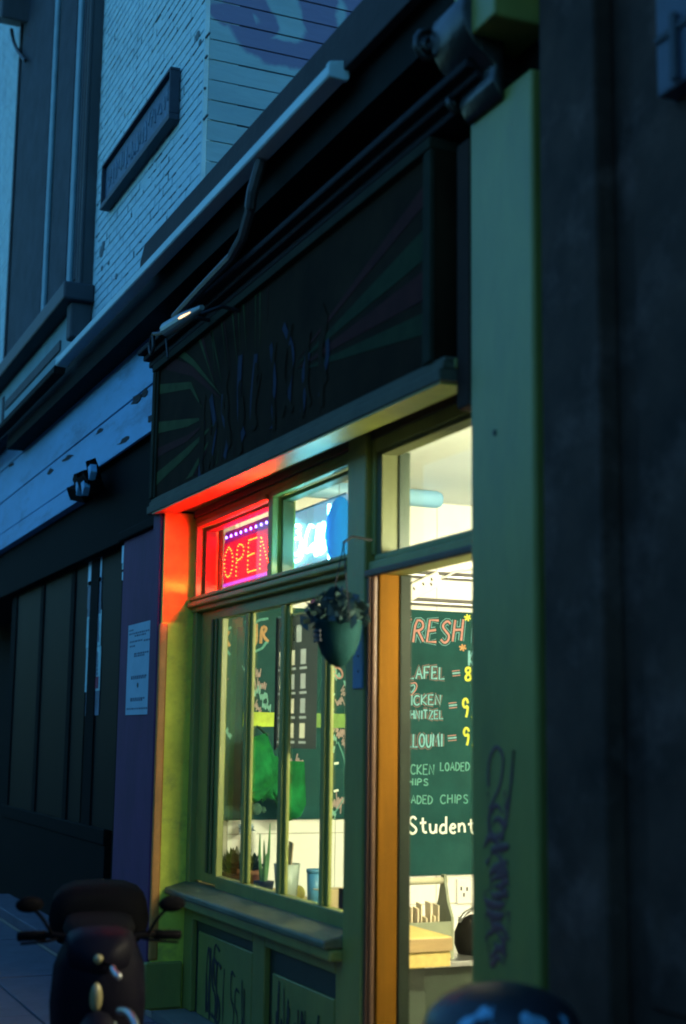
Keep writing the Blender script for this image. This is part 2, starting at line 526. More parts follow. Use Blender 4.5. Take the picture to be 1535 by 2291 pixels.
def text_strokes(s, o, du, dv, h, wfac=1.0, gap=.2, jit=.02, smooth=1, slant=0.0, right=None):
    """strokes of a word: o = lower left, du / dv = unit vectors, h = cap height; if right is given the word is fitted to that width"""
    du, dv, o = Vector(du), Vector(dv), Vector(o)
    adv = []
    for ch in s:
        if ch == ' ':
            adv.append(.45)
            continue
        adv.append(max(p[0] for st in FONT[ch] for p in st) + gap)
    tot = sum(adv) - gap
    k = wfac * h if right is None else right / tot
    out, x = [], 0.0
    for ch, a in zip(s, adv):
        if ch != ' ':
            jy = random.uniform(-jit, jit) * 2
            for st in FONT[ch]:
                pts = [o + du * ((x + u + slant * v) * k + random.uniform(-jit, jit) * h * .5) + dv * ((v + jy + random.uniform(-jit, jit)) * h) for u, v in st]
                out.append(smooth_path(pts, smooth) if len(pts) > 3 and ch not in 'AEFHIKLMNTZ' else pts)
        x += a
    return out


def strokes(mb, paths, r, nrm, off, fl=0.25, n=6):
    nrm = Vector(nrm)
    for i, p in enumerate(paths):
        mb.tube([q + nrm * (off + i * 2e-5) for q in p], r, n, flat=(nrm, fl))
    return mb


def strip(px, py0, py1):
    return None


# ------------------------------------------------------------------ ground
pv = MB().box(-60, 25, -1.2, 2.45, -0.3, 0.0).build('pavement', m_joint)
pv['kind'] = 'structure'
slab = MB().box(0, 0.885, 0, 0.585, 0.0, 0.012).build('paving_slab', m_pave, pv, 0.004)
slab.location = (-16.2, 1.84, 0)
cnt = 0
for i in range(14):
    for j in range(5):
        if i == 0 and j == 0: continue
        c = clone(slab, pv)
        c.location = (-16.2 + i * 0.9 + (0.45 if j % 2 else 0), 1.84 - j * 0.6, random.uniform(-0.003, 0.003))
rd = MB().box(-300, 300, -300, -1.36, -0.5, -0.13).build('road', m_road)
rd['kind'] = 'structure'
kb = MB().box(-60, 25, -1.35, -1.21, -0.5, -0.005).build('kerb', m_pave)
kb['kind'] = 'structure'
gr = MB().box(-300, 300, -300, 300, -0.9, -0.55).build('ground', m_road)
gr['kind'] = 'structure'

# ------------------------------------------------------------------ unseen row of houses across the street, added to shade the front and darken the glass
opp = thing('shading_terrace', 'unseen dark brick terrace added across the street to shade the café', 'building', (-10, -9, 0))
m_opp = mat('sooty_brick', (0.10, 0.07, 0.055), 0.85, 0.25, 6, 0.3, 30)
bx('wall', m_opp, opp, -45, 18, -15, -9, -.13, 5.2, 0)
MB().prism([(-45, -15.2, 5.2), (-45, -8.8, 5.2), (-45, -12, 6.9)], (63, 0, 0)).build('roof', mat('slate_roof', (.05, .05, .055), .7, .2, 6), opp)
m_ow = mat('opposite_glass', (.02, .02, .02), .2, .1, 4)
for k in range(18):
    for z in (.9, 3.2):
        MB().box(-44 + k * 3.4, -42.9 + k * 3.4, -9.02, -8.98, z, z + 1.5).build('window', m_ow, opp)

# ------------------------------------------------------------------ the café building
cafe = thing('cafe_building', 'green painted café front with open doorway, lit windows and chalkboard walls inside', 'building', (-6.5, 2.7, 0))
XL, XM0, XM1 = -8.5, -6.04, -5.76
# the return pilaster on the left
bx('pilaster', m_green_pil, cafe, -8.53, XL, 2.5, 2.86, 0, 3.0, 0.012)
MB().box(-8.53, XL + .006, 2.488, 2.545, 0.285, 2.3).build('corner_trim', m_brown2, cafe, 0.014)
bx('pilaster_plinth', m_green, cafe, -8.53, XL + .03, 2.46, 2.69, 0.012, 0.28, 0.01)
# fixed frame around the window and its transoms
FY0, FY1 = 2.70, 2.83
fr = [('head_rail', XL, XM0, 2.925, 3.0), ('transom_beam', XL, XM0, 2.372, 2.462), ('window_stile', XL, -8.43, .74, 2.372), ('window_stile', XL, -8.43, 2.462, 2.925),
      ('window_stile', XM0 - .02, XM0, .74, 2.372), ('transom_stile', -7.205, -7.118, 2.462, 2.925), ('transom_stile', XM0 - .02, XM0, 2.462, 2.925)]
for nme, a, b, c, d in fr:
    bx(nme, m_green, cafe, a, b, FY0 - (.012 if 'beam' in nme else 0), FY1, c, d, 0.006)
# stepped mouldings on beam and head
MB().box(XL, XM0, 2.655, 2.688, 2.40, 2.43).build('beam_moulding', m_green, cafe, 0.008)
MB().box(XL, XM0, 2.672, 2.69, 2.443, 2.466).build('beam_moulding', m_green, cafe, 0.006)
for a, b in ((-8.43, -7.205), (-7.118, -6.06)):
    mb = MB()
    mb.box(a, b, 2.682, 2.72, 2.895, 2.925)
    mb.box(a, a + .022, 2.684, 2.72, 2.462, 2.895)
    mb.build('transom_bead', m_green, cafe, 0.005)
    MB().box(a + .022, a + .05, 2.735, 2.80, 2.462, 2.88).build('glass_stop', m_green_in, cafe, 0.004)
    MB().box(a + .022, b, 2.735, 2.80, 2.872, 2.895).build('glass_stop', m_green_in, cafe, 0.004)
    MB().box(a, b, 2.806, 2.812, 2.462, 2.925).build('transom_pane', g_clear, cafe)
# lower sash: stiles, rails, three glazing bars, four panes
bx('sash_stile', m_green, cafe, -8.43, -8.03, 2.735, 2.775, .76, 2.372, 0.006)
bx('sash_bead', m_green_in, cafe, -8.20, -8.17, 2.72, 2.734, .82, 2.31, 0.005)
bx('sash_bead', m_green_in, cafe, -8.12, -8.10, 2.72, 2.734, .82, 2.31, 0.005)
bx('sash_rail', m_green, cafe, -8.03, -6.06, 2.73, 2.78, 2.305, 2.372, 0.006)
bx('sash_rail', m_green, cafe, -8.03, -6.06, 2.73, 2.78, .74, .815, 0.006)
bars = [(-7.665, -7.545), (-7.11, -6.985), (-6.54, -6.42)]
edges = [-8.03] + [v for b in bars for v in b] + [-6.06]
for a, b in bars:
    g = bx('glazing_bar', m_green, cafe, a, b, 2.750, 2.772, .815, 2.305, 0.008)
    MB().box(a + .035, b - .035, 2.736, 2.752, .815, 2.305).build('bar_bead', m_green, g, 0.006)
for i in range(4):
    MB().box(edges[2 * i], edges[2 * i + 1], 2.768, 2.773, .815, 2.305).build('window_pane', g_clear, cafe)
# sill and stall riser
MB().prism([(XL, 2.57, .675), (XL, 2.57, .712), (XL, 2.70, .745), (XL, 2.80, .745), (XL, 2.80, .675)], (XM0 - XL, 0, 0)).build('window_sill', m_sill, cafe, 0.01)
bx('sill_moulding', m_green, cafe, XL, XM0, 2.60, 2.70, .62, .673, 0.012)
bx('riser_backing', m_darkgreen, cafe, XL, XM0, 2.735, 2.80, .012, .672, 0)
for a, b in ((XL, -8.34), (-7.30, -7.12), (-6.2, XM0)):
    bx('riser_stile', m_green, cafe, a, b, 2.70, 2.735, .012, .62, 0.006)
bx('riser_rail', m_green, cafe, -8.34, -7.30, 2.70, 2.735, .54, .62, 0.006)
bx('riser_rail', m_green, cafe, -7.12, -6.2, 2.70, 2.735, .54, .62, 0.006)
bx('riser_panel', m_green, cafe, -8.28, -7.36, 2.722, 2.735, .012, .48, 0.01)
bx('riser_panel', m_green, cafe, -7.06, -6.26, 2.722, 2.735, .012, .42, 0.01)
# marker scrawls on the riser
for k in range(26):
    x0 = random.choice([random.uniform(-8.22, -7.45), random.uniform(-7.0, -6.35)])
    w_, z0 = random.uniform(.05, .12), random.uniform(.02, .06)
    h_ = random.uniform(.22, .44) if x0 < -7.2 else random.uniform(.18, .37)
    sh = random.choice([((-.5, 0), (-.4, .6), (-.1, 1), (.2, .7), (.1, .2), (.5, 0)), ((-.4, 1), (-.3, .4), (-.2, 0), (.2, .5), (.3, 1), (.4, .2)), ((0, 1), (-.1, .5), (0, 0)), ((.4, .9), (-.3, 1), (-.4, .5), (.3, .4), (.3, 0), (-.4, .05)), ((-.3, 0), (-.2, 1), (.3, .8), (-.1, .5), (.4, 0))])
    P_ = smooth_path([(x0 + u * w_ + random.uniform(-.01, .01), 2.7195 - k * 4e-5, z0 + v * h_) for u, v in sh], 2)
    MB().tube(P_, random.uniform(.007, .015), 6, flat=((0, -1, 0), .12), taper=[.5 + .5 * abs(math.sin(j * .45 + x0 * 5)) for j in range(len(P_))]).build('marker_scrawl', m_tagd, cafe)
# mullion post between window and door
bx('mullion', m_green, cafe, XM0, -5.835, 2.66, 2.83, .012, 3.0, 0.008)
MB().box(-5.832, -5.77, 2.672, 2.70, .012, 2.335).build('door_architrave', m_brown, cafe, 0.012)
MB().box(-5.815, -5.785, 2.660, 2.676, .012, 2.335).build('architrave_bead', m_brown, cafe, 0.008)
bx('door_jamb', m_jamb, cafe, -5.834, -5.762, 2.702, 2.80, .012, 2.34, 0.006)
bx('inner_jamb', m_blackgreen, cafe, -5.834, -5.755, 2.802, 2.86, .012, 2.34, 0.006)
bx('mullion_cheek', m_green, cafe, -5.834, -5.80, 2.69, 2.83, 2.43, 3.0, 0.006)
bx('door_head', m_green, cafe, -5.834, -4.4, 2.675, 2.86, 2.343, 2.40, 0.008)
MB().box(-5.834, -4.4, 2.655, 2.673, 2.325, 2.36).build('head_bead', m_brown, cafe, 0.008)
bx('door_transom_rail', m_green, cafe, -5.80, -4.4, 2.69, 2.83, 2.40, 2.43, 0.006)
bx('door_transom_head', m_green, cafe, -5.80, -4.4, 2.69, 2.83, 2.905, 3.0, 0.006)
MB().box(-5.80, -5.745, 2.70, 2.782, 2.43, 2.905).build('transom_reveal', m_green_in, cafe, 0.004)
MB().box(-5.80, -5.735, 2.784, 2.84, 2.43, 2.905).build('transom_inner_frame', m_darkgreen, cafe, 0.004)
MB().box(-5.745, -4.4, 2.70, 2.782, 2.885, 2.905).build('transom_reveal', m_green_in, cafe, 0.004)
MB().box(-5.735, -4.4, 2.806, 2.812, 2.43, 2.90).build('transom_pane', g_clear, cafe)
# soffit, frieze above, and the wall above the shop window
bx('soffit', m_green, cafe, -8.53, -4.67, 2.50, 2.83, 3.012, 3.05, 0.004)
bx('frieze_board', m_brown, cafe, -8.5, -4.556, 2.685, 2.70, 2.965, 3.011, 0.004)
bx('upper_wall', m_black, cafe, -8.86, -3.4, 2.60, 2.85, 3.05, 4.60, 0)
bx('frieze_end', m_browndk, cafe, -4.66, -4.556, 2.50, 2.60, 2.84, 3.9, 0.01)
# cornice
for i, (y0, z0, z1) in enumerate(((2.46, 4.0, 4.04), (2.42, 4.04, 4.075), (2.38, 4.075, 4.11), (2.44, 4.11, 4.15))):
    bx('cornice_moulding', mat('cornice_paint%d' % i, (0.016, 0.014, 0.015), 0.8, .25, 5, spec=.15) if i == 0 else bpy.data.materials['cornice_paint0'], cafe, -8.86, -4.36, y0, 2.60, z0, z1, 0.008)
# door post on the right
post = bx('door_post', m_green, cafe, -4.552, -4.10, 2.5, 2.9, 0.012, 3.98, 0.014)
MB().box(-4.552, -4.548, 2.52, 2.53, .3, 3.9).build('post_bead', m_green, cafe)
bx('post_plinth', m_green, cafe, -4.60, -4.06, 2.46, 2.90, 0.012, .34, 0.012)
# scrolled corbel on the post
prof = [(2.5, 3.93), (2.46, 3.95), (2.43, 4.0), (2.44, 4.06), (2.40, 4.09), (2.34, 4.12), (2.29, 4.18), (2.27, 4.25), (2.29, 4.32), (2.35, 4.36), (2.5, 4.36)]
MB().prism([(-4.54, 2.5 + (y - 2.5) * .8, z) for y, z in prof], (.26, 0, 0)).build('corbel', mat('corbel_paint', (0.012, 0.013, 0.011), .3, .3, 12, .3, 25), cafe, 0.012, True)
for zc, yc, rr in ((4.24, 2.335, .075), (4.03, 2.455, .045)):
    sp = [(-4.572, yc + rr * (1 - k / 26) * math.cos(k * .55), zc + rr * (1 - k / 26) * math.sin(k * .55)) for k in range(24)]
    MB().tube(sp, .014, 6).build('corbel_scroll', bpy.data.materials['corbel_paint'], cafe, smooth=True)
bx('corbel_block', m_green, cafe, -4.42, -4.12, 2.36, 2.62, 4.16, 4.62, 0.01)
# graffiti tag down the post, plus two old fixing holes
mb = MB()
pts = [at(*p, Y=2.4985) for p in ((1093, 1760), (1092, 1700), (1110, 1665), (1128, 1690), (1120, 1760), (1098, 1800), (1090, 1850), (1112, 1880), (1134, 1850), (1148, 1700), (1150, 1665), (1144, 1760), (1132, 1812))]
mb.tube(smooth_path(pts, 2), .008, 6, flat=((0, -1, 0), .2))
for yy in (1800, 1830, 1860, 1890, 1925, 1960, 1980, 2000, 2025, 2045, 2070, 2095, 2120, 2140):
    w = random.uniform(16, 32)
    pts = [at(1112 + dx * w + random.uniform(-5, 5), yy + dy * 34, Y=2.4984) for dx, dy in random.choice([((-1, .2), (-.3, -.8), (.9, .9), (-.8, .4), (1, .1)), ((-.9, -.8), (-.8, .9), (.1, -.2), (.9, .9), (.8, -.9)), ((.9, -.8), (-.8, -.3), (-.7, .7), (.6, .8), (.8, .1), (-.1, .1))])]
    P_ = smooth_path(pts, 2)
    mb.tube(P_, random.uniform(.010, .018), 6, flat=((0, -1, 0), .2), taper=[.55 + .45 * math.sin(k * .55 + yy) for k in range(len(P_))])
mb.build('graffiti_tag', m_tag, cafe)
p = at(1106, 968, Y=2.497)
MB().lathe(p, [(.012, 0), (.012, .006)], 10, 'y').build('fixing_hole', m_hole, cafe)
# roof edge above gutter, gutter, swan neck
bx('roof_slab', m_lead, cafe, -8.74, 2.5, 2.40, 9.0, 4.62, 4.72, 0.0)
MB().prism([(-8.72, 2.36, 4.55), (-8.80, 2.36, 4.62), (-8.80, 2.36, 4.70), (-8.70, 2.36, 4.79), (2.5, 2.36, 4.79), (2.5, 2.36, 4.55)], (0, .05, 0)).build('roof_upstand', m_lead, cafe, 0.006)
bx('eaves_board', m_black, cafe, -13.8, 2.5, 2.44, 2.598, 4.36, 4.60, 0)
aw = thing('awning', 'folded awning with a flat pale front bar and bent arms over the shopfront', 'awning', (-8, 2.35, 4.5))
sec = [(2.30, 4.512), (2.292, 4.52), (2.292, 4.566), (2.30, 4.575), (2.37, 4.59), (2.385, 4.58), (2.385, 4.52), (2.375, 4.508)]
MB().prism([(-10.95, y, z) for y, z in sec], (5.46, 0, 0)).build('front_bar', m_gutter, aw, .003)
cen = Vector((0, 2.338, 4.547))
for x0, w_ in ((-5.488, .03), (-10.982, .03)):
    MB().prism([(x0, cen.y + (y - cen.y) * 1.12, cen.z + (z - cen.z) * 1.2) for y, z in sec], (w_, 0, 0)).build('end_cap', m_gutter, aw, .006)
m_arm = mat('dull_awning_arm', (.045, .045, .042), .45, .3, 8)
for dx in (0,):
    for pts, r_ in (([(-6.46 + dx, 2.345, 4.508), (-6.53 + dx, 2.325, 4.36), (-6.57 + dx, 2.33, 4.29)], .03), ([(-6.57 + dx, 2.335, 4.30), (-6.70 + dx, 2.335, 4.17), (-6.86 + dx, 2.335, 4.115)], .028), ([(-6.84 + dx, 2.335, 4.12), (-7.4 + dx, 2.345, 4.105), (-7.95 + dx, 2.36, 4.09)], .026)):
        MB().tube(pts, r_, 8).build('folding_arm', m_arm, aw)
    MB().ball((-6.57 + dx, 2.33, 4.295), .028, 10, 7).build('elbow_joint', m_arm, aw, smooth=True)
MB().prism([(-15.5, y + .01, z - .03) for y, z in sec], (4.4, 0, 0)).build('eaves_moulding', m_black, cafe)

# ---- the room behind the glass
XW = -8.45
side = bx('side_wall', m_grout, cafe, XW - .12, XW, 2.87, 8.0, 0, 3.2, 0)
bx('back_wall', m_white, cafe, XW, -3.2, 8.0, 8.1, 0, 3.2, 0)
bx('right_wall', m_white, cafe, -3.3, -3.2, 2.87, 8.0, 0, 3.2, 0)
bx('shop_floor', m_floor, cafe, XW, -3.2, 2.5, 8.0, -.05, .011, 0)
bx('ceiling', m_white, cafe, XW - .12, -3.2, 2.86, 8.1, 3.2, 3.3, 0)
bx('front_wall_lining', m_white, cafe, -4.4, -3.3, 2.84, 2.87, 0, 3.2, 0)
tw, th = .36, .46
tme = None
ty = at(975, 1990, X=XW).y
tz = at(742, 1863, X=XW).z
for i in range(-5, 6):
    for j in range(-3, 5):
        y0, z0 = ty + i * tw, tz + j * th
        if y0 < 2.72 or z0 < -.4 or z0 > 3.15: continue
        ya, yb = max(y0 + .003, 2.88), y0 + tw - .003
        za, zb = max(z0 + .003, .02), min(z0 + th - .003, 3.19)
        MB().box(XW, XW + .006 + random.uniform(0, .0015), ya, yb, za, zb).build('wall_tile', m_tile, side)
for py in (1284, 1345):
    q0 = at(918, py, X=XW + .02)
    for dz, hh, mm in ((.016, .022, m_rail), (-.004, .012, m_steel), (-.018, .014, m_rail)):
        bx('wall_rail', mm, side, XW + .008, XW + .03, 3.6, 6.2, q0.z + dz - hh / 2, q0.z + dz + hh / 2, .002)
# double socket on the tiles
q0, q1 = at(1022, 1966, X=XW + .02), at(1072, 2020, X=XW + .02)
so = bx('double_socket', m_plastic, side, XW + .008, XW + .03, q0.y, q1.y, q1.z, q0.z, .004)
for px, py in ((1032, 1988), (1045, 1989), (1038, 2002)):
    p = at(px, py, X=XW + .03)
    MB().box(XW + .029, XW + .032, p.y - .006, p.y + .006, p.z - .012, p.z + .012).build('socket_slot', m_hole, cafe)
# made-up tube; its blue stands in for blue-lit shade on the ceiling
d0 = at(985, 1118, X=XW + .5)
MB().lathe((XW + .5, 3.0, 3.12), [(.001, 0), (.045, .0), (.055, .02), (.055, d0.y - 3.03), (.045, d0.y - 3.0), (.001, d0.y - 2.995)], 18, 'y', False).build('blue_shade_tube', mat('painted_blue_shade', (.22, .42, .60), .5, .05, 4), cafe, smooth=True)

# ------------------------------------------------------------------ chalkboards
NX = (1, 0, 0)
DU, DV = Vector((0, 1, 0)), Vector((0, 0, 1))
BX = XW + .028


def board(name, label, ya, yb, za, zb):
    t = thing(name, label, 'chalkboard', (XW, (ya + yb) / 2, za))
    bx('board_panel', m_chalkb, t, XW + .009, BX, ya, yb, za, zb, 0.002)
    return t


def cpt(px, py):
    return at(px, py, X=BX)


pA, pB = cpt(915, 1363), cpt(912, 1960)
cb1 = board('chalkboard', 'tall green chalkboard with chalked falafel and chips prices seen through the open doorway', cpt(800, 1500).y, 5.6, pB.z, pA.z)


def write(t, name, s, xl, xr, ytop, ybot, core, outline=None, w=.0065, jit=.02, slant=0.0):
    a, b, c = cpt(xl, ybot), cpt(xr, ybot), cpt(xl, ytop)
    h = c.z - a.z
    du = (b - a)
    L = du.length
    st = text_strokes(s, a, du.normalized(), DV, h, right=L, jit=jit, slant=slant)
    if outline is not None:
        strokes(MB(), st, w * 2.6 + .0022, NX, .0006, .02, 8).build(name + '_outline', outline, t)
        strokes(MB(), st, w * 2.6 - .0018, NX, .0016, .02, 8).build(name + '_gap', m_chalkb, t)
    strokes(MB(), st, w, NX, .0026, .08).build(name, core, t)


write(cb1, 'chalk_word', 'FRESH', 895, 1032, 1387, 1436, m_cpink, m_cblue, .0075, .03, .12)
write(cb1, 'chalk_word', 'FALAFEL', 878, 994, 1492, 1519, m_cblue, m_cpinkd, .0058)
write(cb1, 'chalk_word', 'CHICKEN', 886, 985, 1555, 1577, m_cblue, m_cpinkd, .0052)
write(cb1, 'chalk_word', 'SCHNITZEL', 893, 991, 1589, 1608, m_cblue, m_cpinkd, .0052)
write(cb1, 'chalk_word', 'HALLOUMI', 880, 988, 1642, 1671, m_cblue, m_cpinkd, .0058)
write(cb1, 'chalk_word', 'CHICKEN', 884, 970, 1710, 1732, m_cteal, None, .0048)
write(cb1, 'chalk_word', 'LOADED', 985, 1050, 1706, 1724, m_cteal, None, .0048)
write(cb1, 'chalk_word', 'CHIPS', 897, 957, 1742, 1757, m_cteal, None, .0045)
write(cb1, 'chalk_word', 'LOADED', 895, 967, 1780, 1798, m_cteal, None, .0045)
write(cb1, 'chalk_word', 'CHIPS', 985, 1046, 1778, 1797, m_cteal, None, .0045)
write(cb1, 'chalk_word', 'Student', 914, 1062, 1826, 1864, m_cwhite, None, .0075, .03)
for a, b, y in ((1012, 1029, 1506), (1004, 1022, 1578), (1002, 1021, 1651)):
    pts = [cpt(a, y + 1), cpt(b, y - 1)]
    strokes(MB(), [pts], .019, NX, .0006, .02, 8).build('chalk_dash_outline', m_cpink, cb1)
    strokes(MB(), [pts], .0135, NX, .0016, .02, 8).build('chalk_dash_gap', m_chalkb, cb1)
    strokes(MB(), [pts], .0055, NX, .0026, .08).build('chalk_dash', m_cblue, cb1)
write(cb1, 'chalk_price', '8', 1040, 1053, 1494, 1523, m_cyel, None, .0085)
write(cb1, 'chalk_price', '9.', 1034, 1056, 1562, 1604, m_cyel, None, .0085)
write(cb1, 'chalk_price', '9.', 1036, 1058, 1628, 1668, m_cyel, None, .0085)
for px, py, r in ((1046, 1382, 8), (1035, 1449, 8)):
    st = [[cpt(px + r * math.cos(a), py + r * math.sin(a)), cpt(px - r * math.cos(a), py - r * math.sin(a))] for a in (.3, 1.35, 2.4)]
    strokes(MB(), st, .006, NX, .002, .2).build('chalk_star', m_corange if py > 1400 else m_cyel, cb1)
hp = [cpt(920 + 9 * x, 1540 - 10 * y) for x, y in ((0, -1), (-.9, .1), (-.7, .9), (0, .5), (.7, .9), (.9, .1), (0, -1))]
strokes(MB(), [smooth_path(hp, 1)], .0045, NX, .002, .2).build('chalk_heart', m_cblue, cb1)
hp = [cpt(920 + 15 * x, 1540 - 15 * y) for x, y in ((0, -1.1), (-.9, .1), (-.7, .9), (0, .7), (.7, .9), (.9, .1), (0, -1.1))]
strokes(MB(), [smooth_path(hp, 1)], .004, NX, .002, .2).build('chalk_heart_outline', m_cpink, cb1)
write(cb1, 'chalk_word', 'K', 1049, 1060, 1456, 1490, m_cblue, None, .008)
write(cb1, 'chalk_word', 'I', 1052, 1062, 1405, 1440, m_cpink, m_cblue, .008)

wb_t, wb_b = cpt(700, 1362).z, cpt(760, 1832).z
cb2 = board('chalkboard', 'green chalkboard covered in chalk doodles behind the divided window panes', 2.9, cpt(795, 1700).y, wb_b, wb_t)


def doodle(name, paths, m, w=.006):
    strokes(MB(), [smooth_path([cpt(*q) for q in p], 2) for p in paths], w, NX, .002, .2).build(name, m, cb2)


doodle('chalk_cloud', [[(517, 1403), (500, 1415), (497, 1432), (505, 1452), (515, 1466)],
                       [(548, 1474), (560, 1470), (562, 1460), (575, 1456), (588, 1450), (594, 1438), (600, 1436)], [(548, 1392), (556, 1390), (558, 1405)], [(570, 1400), (574, 1388), (600, 1384)]], m_cteal, .008)
doodle('chalk_letter', [[(512, 1412), (504, 1428), (514, 1446)], [(556, 1400), (556, 1440), (566, 1446), (574, 1436), (573, 1396)], [(583, 1440), (585, 1400), (598, 1406), (586, 1420), (600, 1436)]], m_corange, .010)
random.seed(21)
for cx, cy, rr, mm in ((556, 1512, 12, m_cpink), (566, 1530, 16, m_cpink), (574, 1545, 16, m_cteal), (560, 1562, 18, m_cteal), (584, 1535, 13, m_cpink), (590, 1560, 12, m_cteal), (556, 1580, 13, m_cpink), (576, 1582, 12, m_cpink),
                       (752, 1632, 17, m_cpink), (742, 1652, 11, m_cteal), (764, 1640, 13, m_cpink), (770, 1552, 15, m_cpink), (760, 1570, 12, m_cpink), (738, 1540, 10, m_cteal), (776, 1530, 9, m_cteal), (748, 1800, 16, m_cpink), (762, 1790, 14, m_cpink), (742, 1815, 12, m_cteal), (748, 1606, 14, m_cteal), (766, 1612, 12, m_cpink), (738, 1668, 12, m_cteal), (770, 1664, 12, m_cpink), (756, 1510, 12, m_cteal), (744, 1556, 12, m_cteal), (552, 1495, 12, m_cteal), (580, 1508, 12, m_cpink), (594, 1580, 12, m_cteal), (506, 1520, 10, m_cpink), (503, 1560, 10, m_cteal), (510, 1640, 10, m_cteal), (642, 1690, 12, m_cteal), (650, 1704, 9, m_cpink), (668, 1702, 10, m_cpink)):
    p_ = []
    an = random.uniform(.4, 2.2)
    rr *= 1.25
    for k in range(random.randint(7, 12)):
        t_ = (k / 9 - .5) * 1.6
        w_ = (-1) ** k * random.uniform(.5, 1.1)
        p_.append((cx + rr * (t_ * math.sin(an) * .7 + w_ * math.cos(an) * .55), cy + rr * 1.5 * (t_ * math.cos(an) * .6 - w_ * math.sin(an) * .7)))
    doodle('chalk_scribble', [p_], m_palep if mm is m_cpink else m_palet, random.uniform(.0025, .0045))
doodle('chalk_stem', [[(756, 1660), (772, 1700), (778, 1760), (780, 1826)], [(748, 1840 - 20), (776, 1776)]], m_cteal, .005)
doodle('chalk_bubble', [[(728, 1474), (745, 1490), (762, 1496), (768, 1512), (758, 1520), (748, 1508), (752, 1492)]], m_cpink, .006)
for s, xl, xr, yt, yb, mm in (('US', 731, 752, 1487, 1508, m_cteal), ('2-', 730, 757, 1690, 1722, m_cwhite), ('3-', 729, 757, 1746, 1786, m_cwhite), ('.', 739, 743, 1576, 1582, m_cwhite)):
    write(cb2, 'chalk_price', s, xl, xr, yt, yb, mm, None, .0075)
# yellow-green strip across that board, brighter left part, duller right part
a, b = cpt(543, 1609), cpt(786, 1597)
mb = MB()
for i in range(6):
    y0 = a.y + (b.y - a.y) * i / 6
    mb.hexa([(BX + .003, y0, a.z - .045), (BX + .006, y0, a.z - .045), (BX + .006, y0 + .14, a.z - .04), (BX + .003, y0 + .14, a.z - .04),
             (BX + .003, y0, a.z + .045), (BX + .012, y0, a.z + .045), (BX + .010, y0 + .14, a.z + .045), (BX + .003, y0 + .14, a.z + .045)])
sp_o = mb.build('yellow_green_strip', m_yel)
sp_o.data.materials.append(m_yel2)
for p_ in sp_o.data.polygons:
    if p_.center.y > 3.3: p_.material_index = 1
tag(sp_o, 'yellow-green strip running across the doodled chalkboard', 'card strip')

# green apron hanging in front of the board
ap = thing('apron', 'bright green apron with a lobed hem hanging behind the middle window panes', 'apron', (-8.25, 3.2, 1.2))
AX = -8.2
outl = [(556, 1652), (600, 1640), (612, 1690), (640, 1702), (684, 1704), (684, 1800), (668, 1826), (650, 1836), (628, 1826), (612, 1790), (600, 1784), (590, 1796), (580, 1786), (568, 1797), (552, 1780), (543, 1782), (545, 1720)]
mb = MB()
nn = len(outl)
P = [at(x, y, X=AX) for x, y in outl]
cc = sum(P, Vector()) / nn
rings = []
for s in (1, .8, .55, .3):
    rings.append([cc + (p - cc) * s + Vector((.03 * math.sin(i * 1.9 + s * 3) + .015 * (1 - s), 0, 0)) for i, p in enumerate(P)])
vs = [q for r_ in rings for q in r_] + [cc + Vector((.02, 0, 0))]
fs = [(i * nn + k, i * nn + (k + 1) % nn, (i + 1) * nn + (k + 1) % nn, (i + 1) * nn + k) for i in range(3) for k in range(nn)] + [(3 * nn + k, 3 * nn + (k + 1) % nn, 4 * nn) for k in range(nn)]
mb.add(vs, fs)
o = mb.build('cloth', m_apron, ap, smooth=True)
sm = o.modifiers.new('thick', 'SOLIDIFY')
sm.thickness = .006
for px, py, r in ((545, 1812, .028), (574, 1810, .036), (589, 1812, .02)):
    MB().ball(at(px, py, X=AX + .02), r, 12, 8, (.5, 1, 1)).build('pompom', m_apronD, ap, smooth=True)
MB().tube([at(558, 1655, X=AX), at(556, 1640, X=AX - .1), at(575, 1625, X=XW + .03), at(598, 1645, X=AX - .1), at(600, 1642, X=AX)], .008, 6).build('neck_strap', m_apronD, ap)

# extension lead hung across the tiles
ex = thing('extension_lead', 'white four-way extension lead hanging crooked above the falafel chalkboard', 'extension lead', tuple(at(950, 1310, X=XW + .04)))
c0, c1 = at(900, 1335, X=XW + .055), at(983, 1293, X=XW + .055)
ax = (c1 - c0) / 2
nv = Vector((0, -ax.z, ax.y)).normalized() * .05
MB().obox((c0 + c1) / 2, ax, nv, Vector((.02, 0, 0))).build('socket_bar', m_plastic, ex, .006)
for t_, s_ in ((.55, .3), (.78, .35), (.72, -.2), (.3, .3)):
    p = c0.lerp(c1, t_) + nv * s_
    MB().obox(p + Vector((.0205, 0, 0)), ax.normalized() * .006, nv.normalized() * .010, Vector((.0015, 0, 0))).build('socket_slot', m_hole, ex)
MB().tube(smooth_path([c1, at(1000, 1290, X=XW + .07), at(1018, 1278, X=XW + .06), at(1060, 1272, X=XW + .05), at(1110, 1276, X=XW + .05)], 2), .008, 8).build('cable', m_plastic, ex, smooth=True)

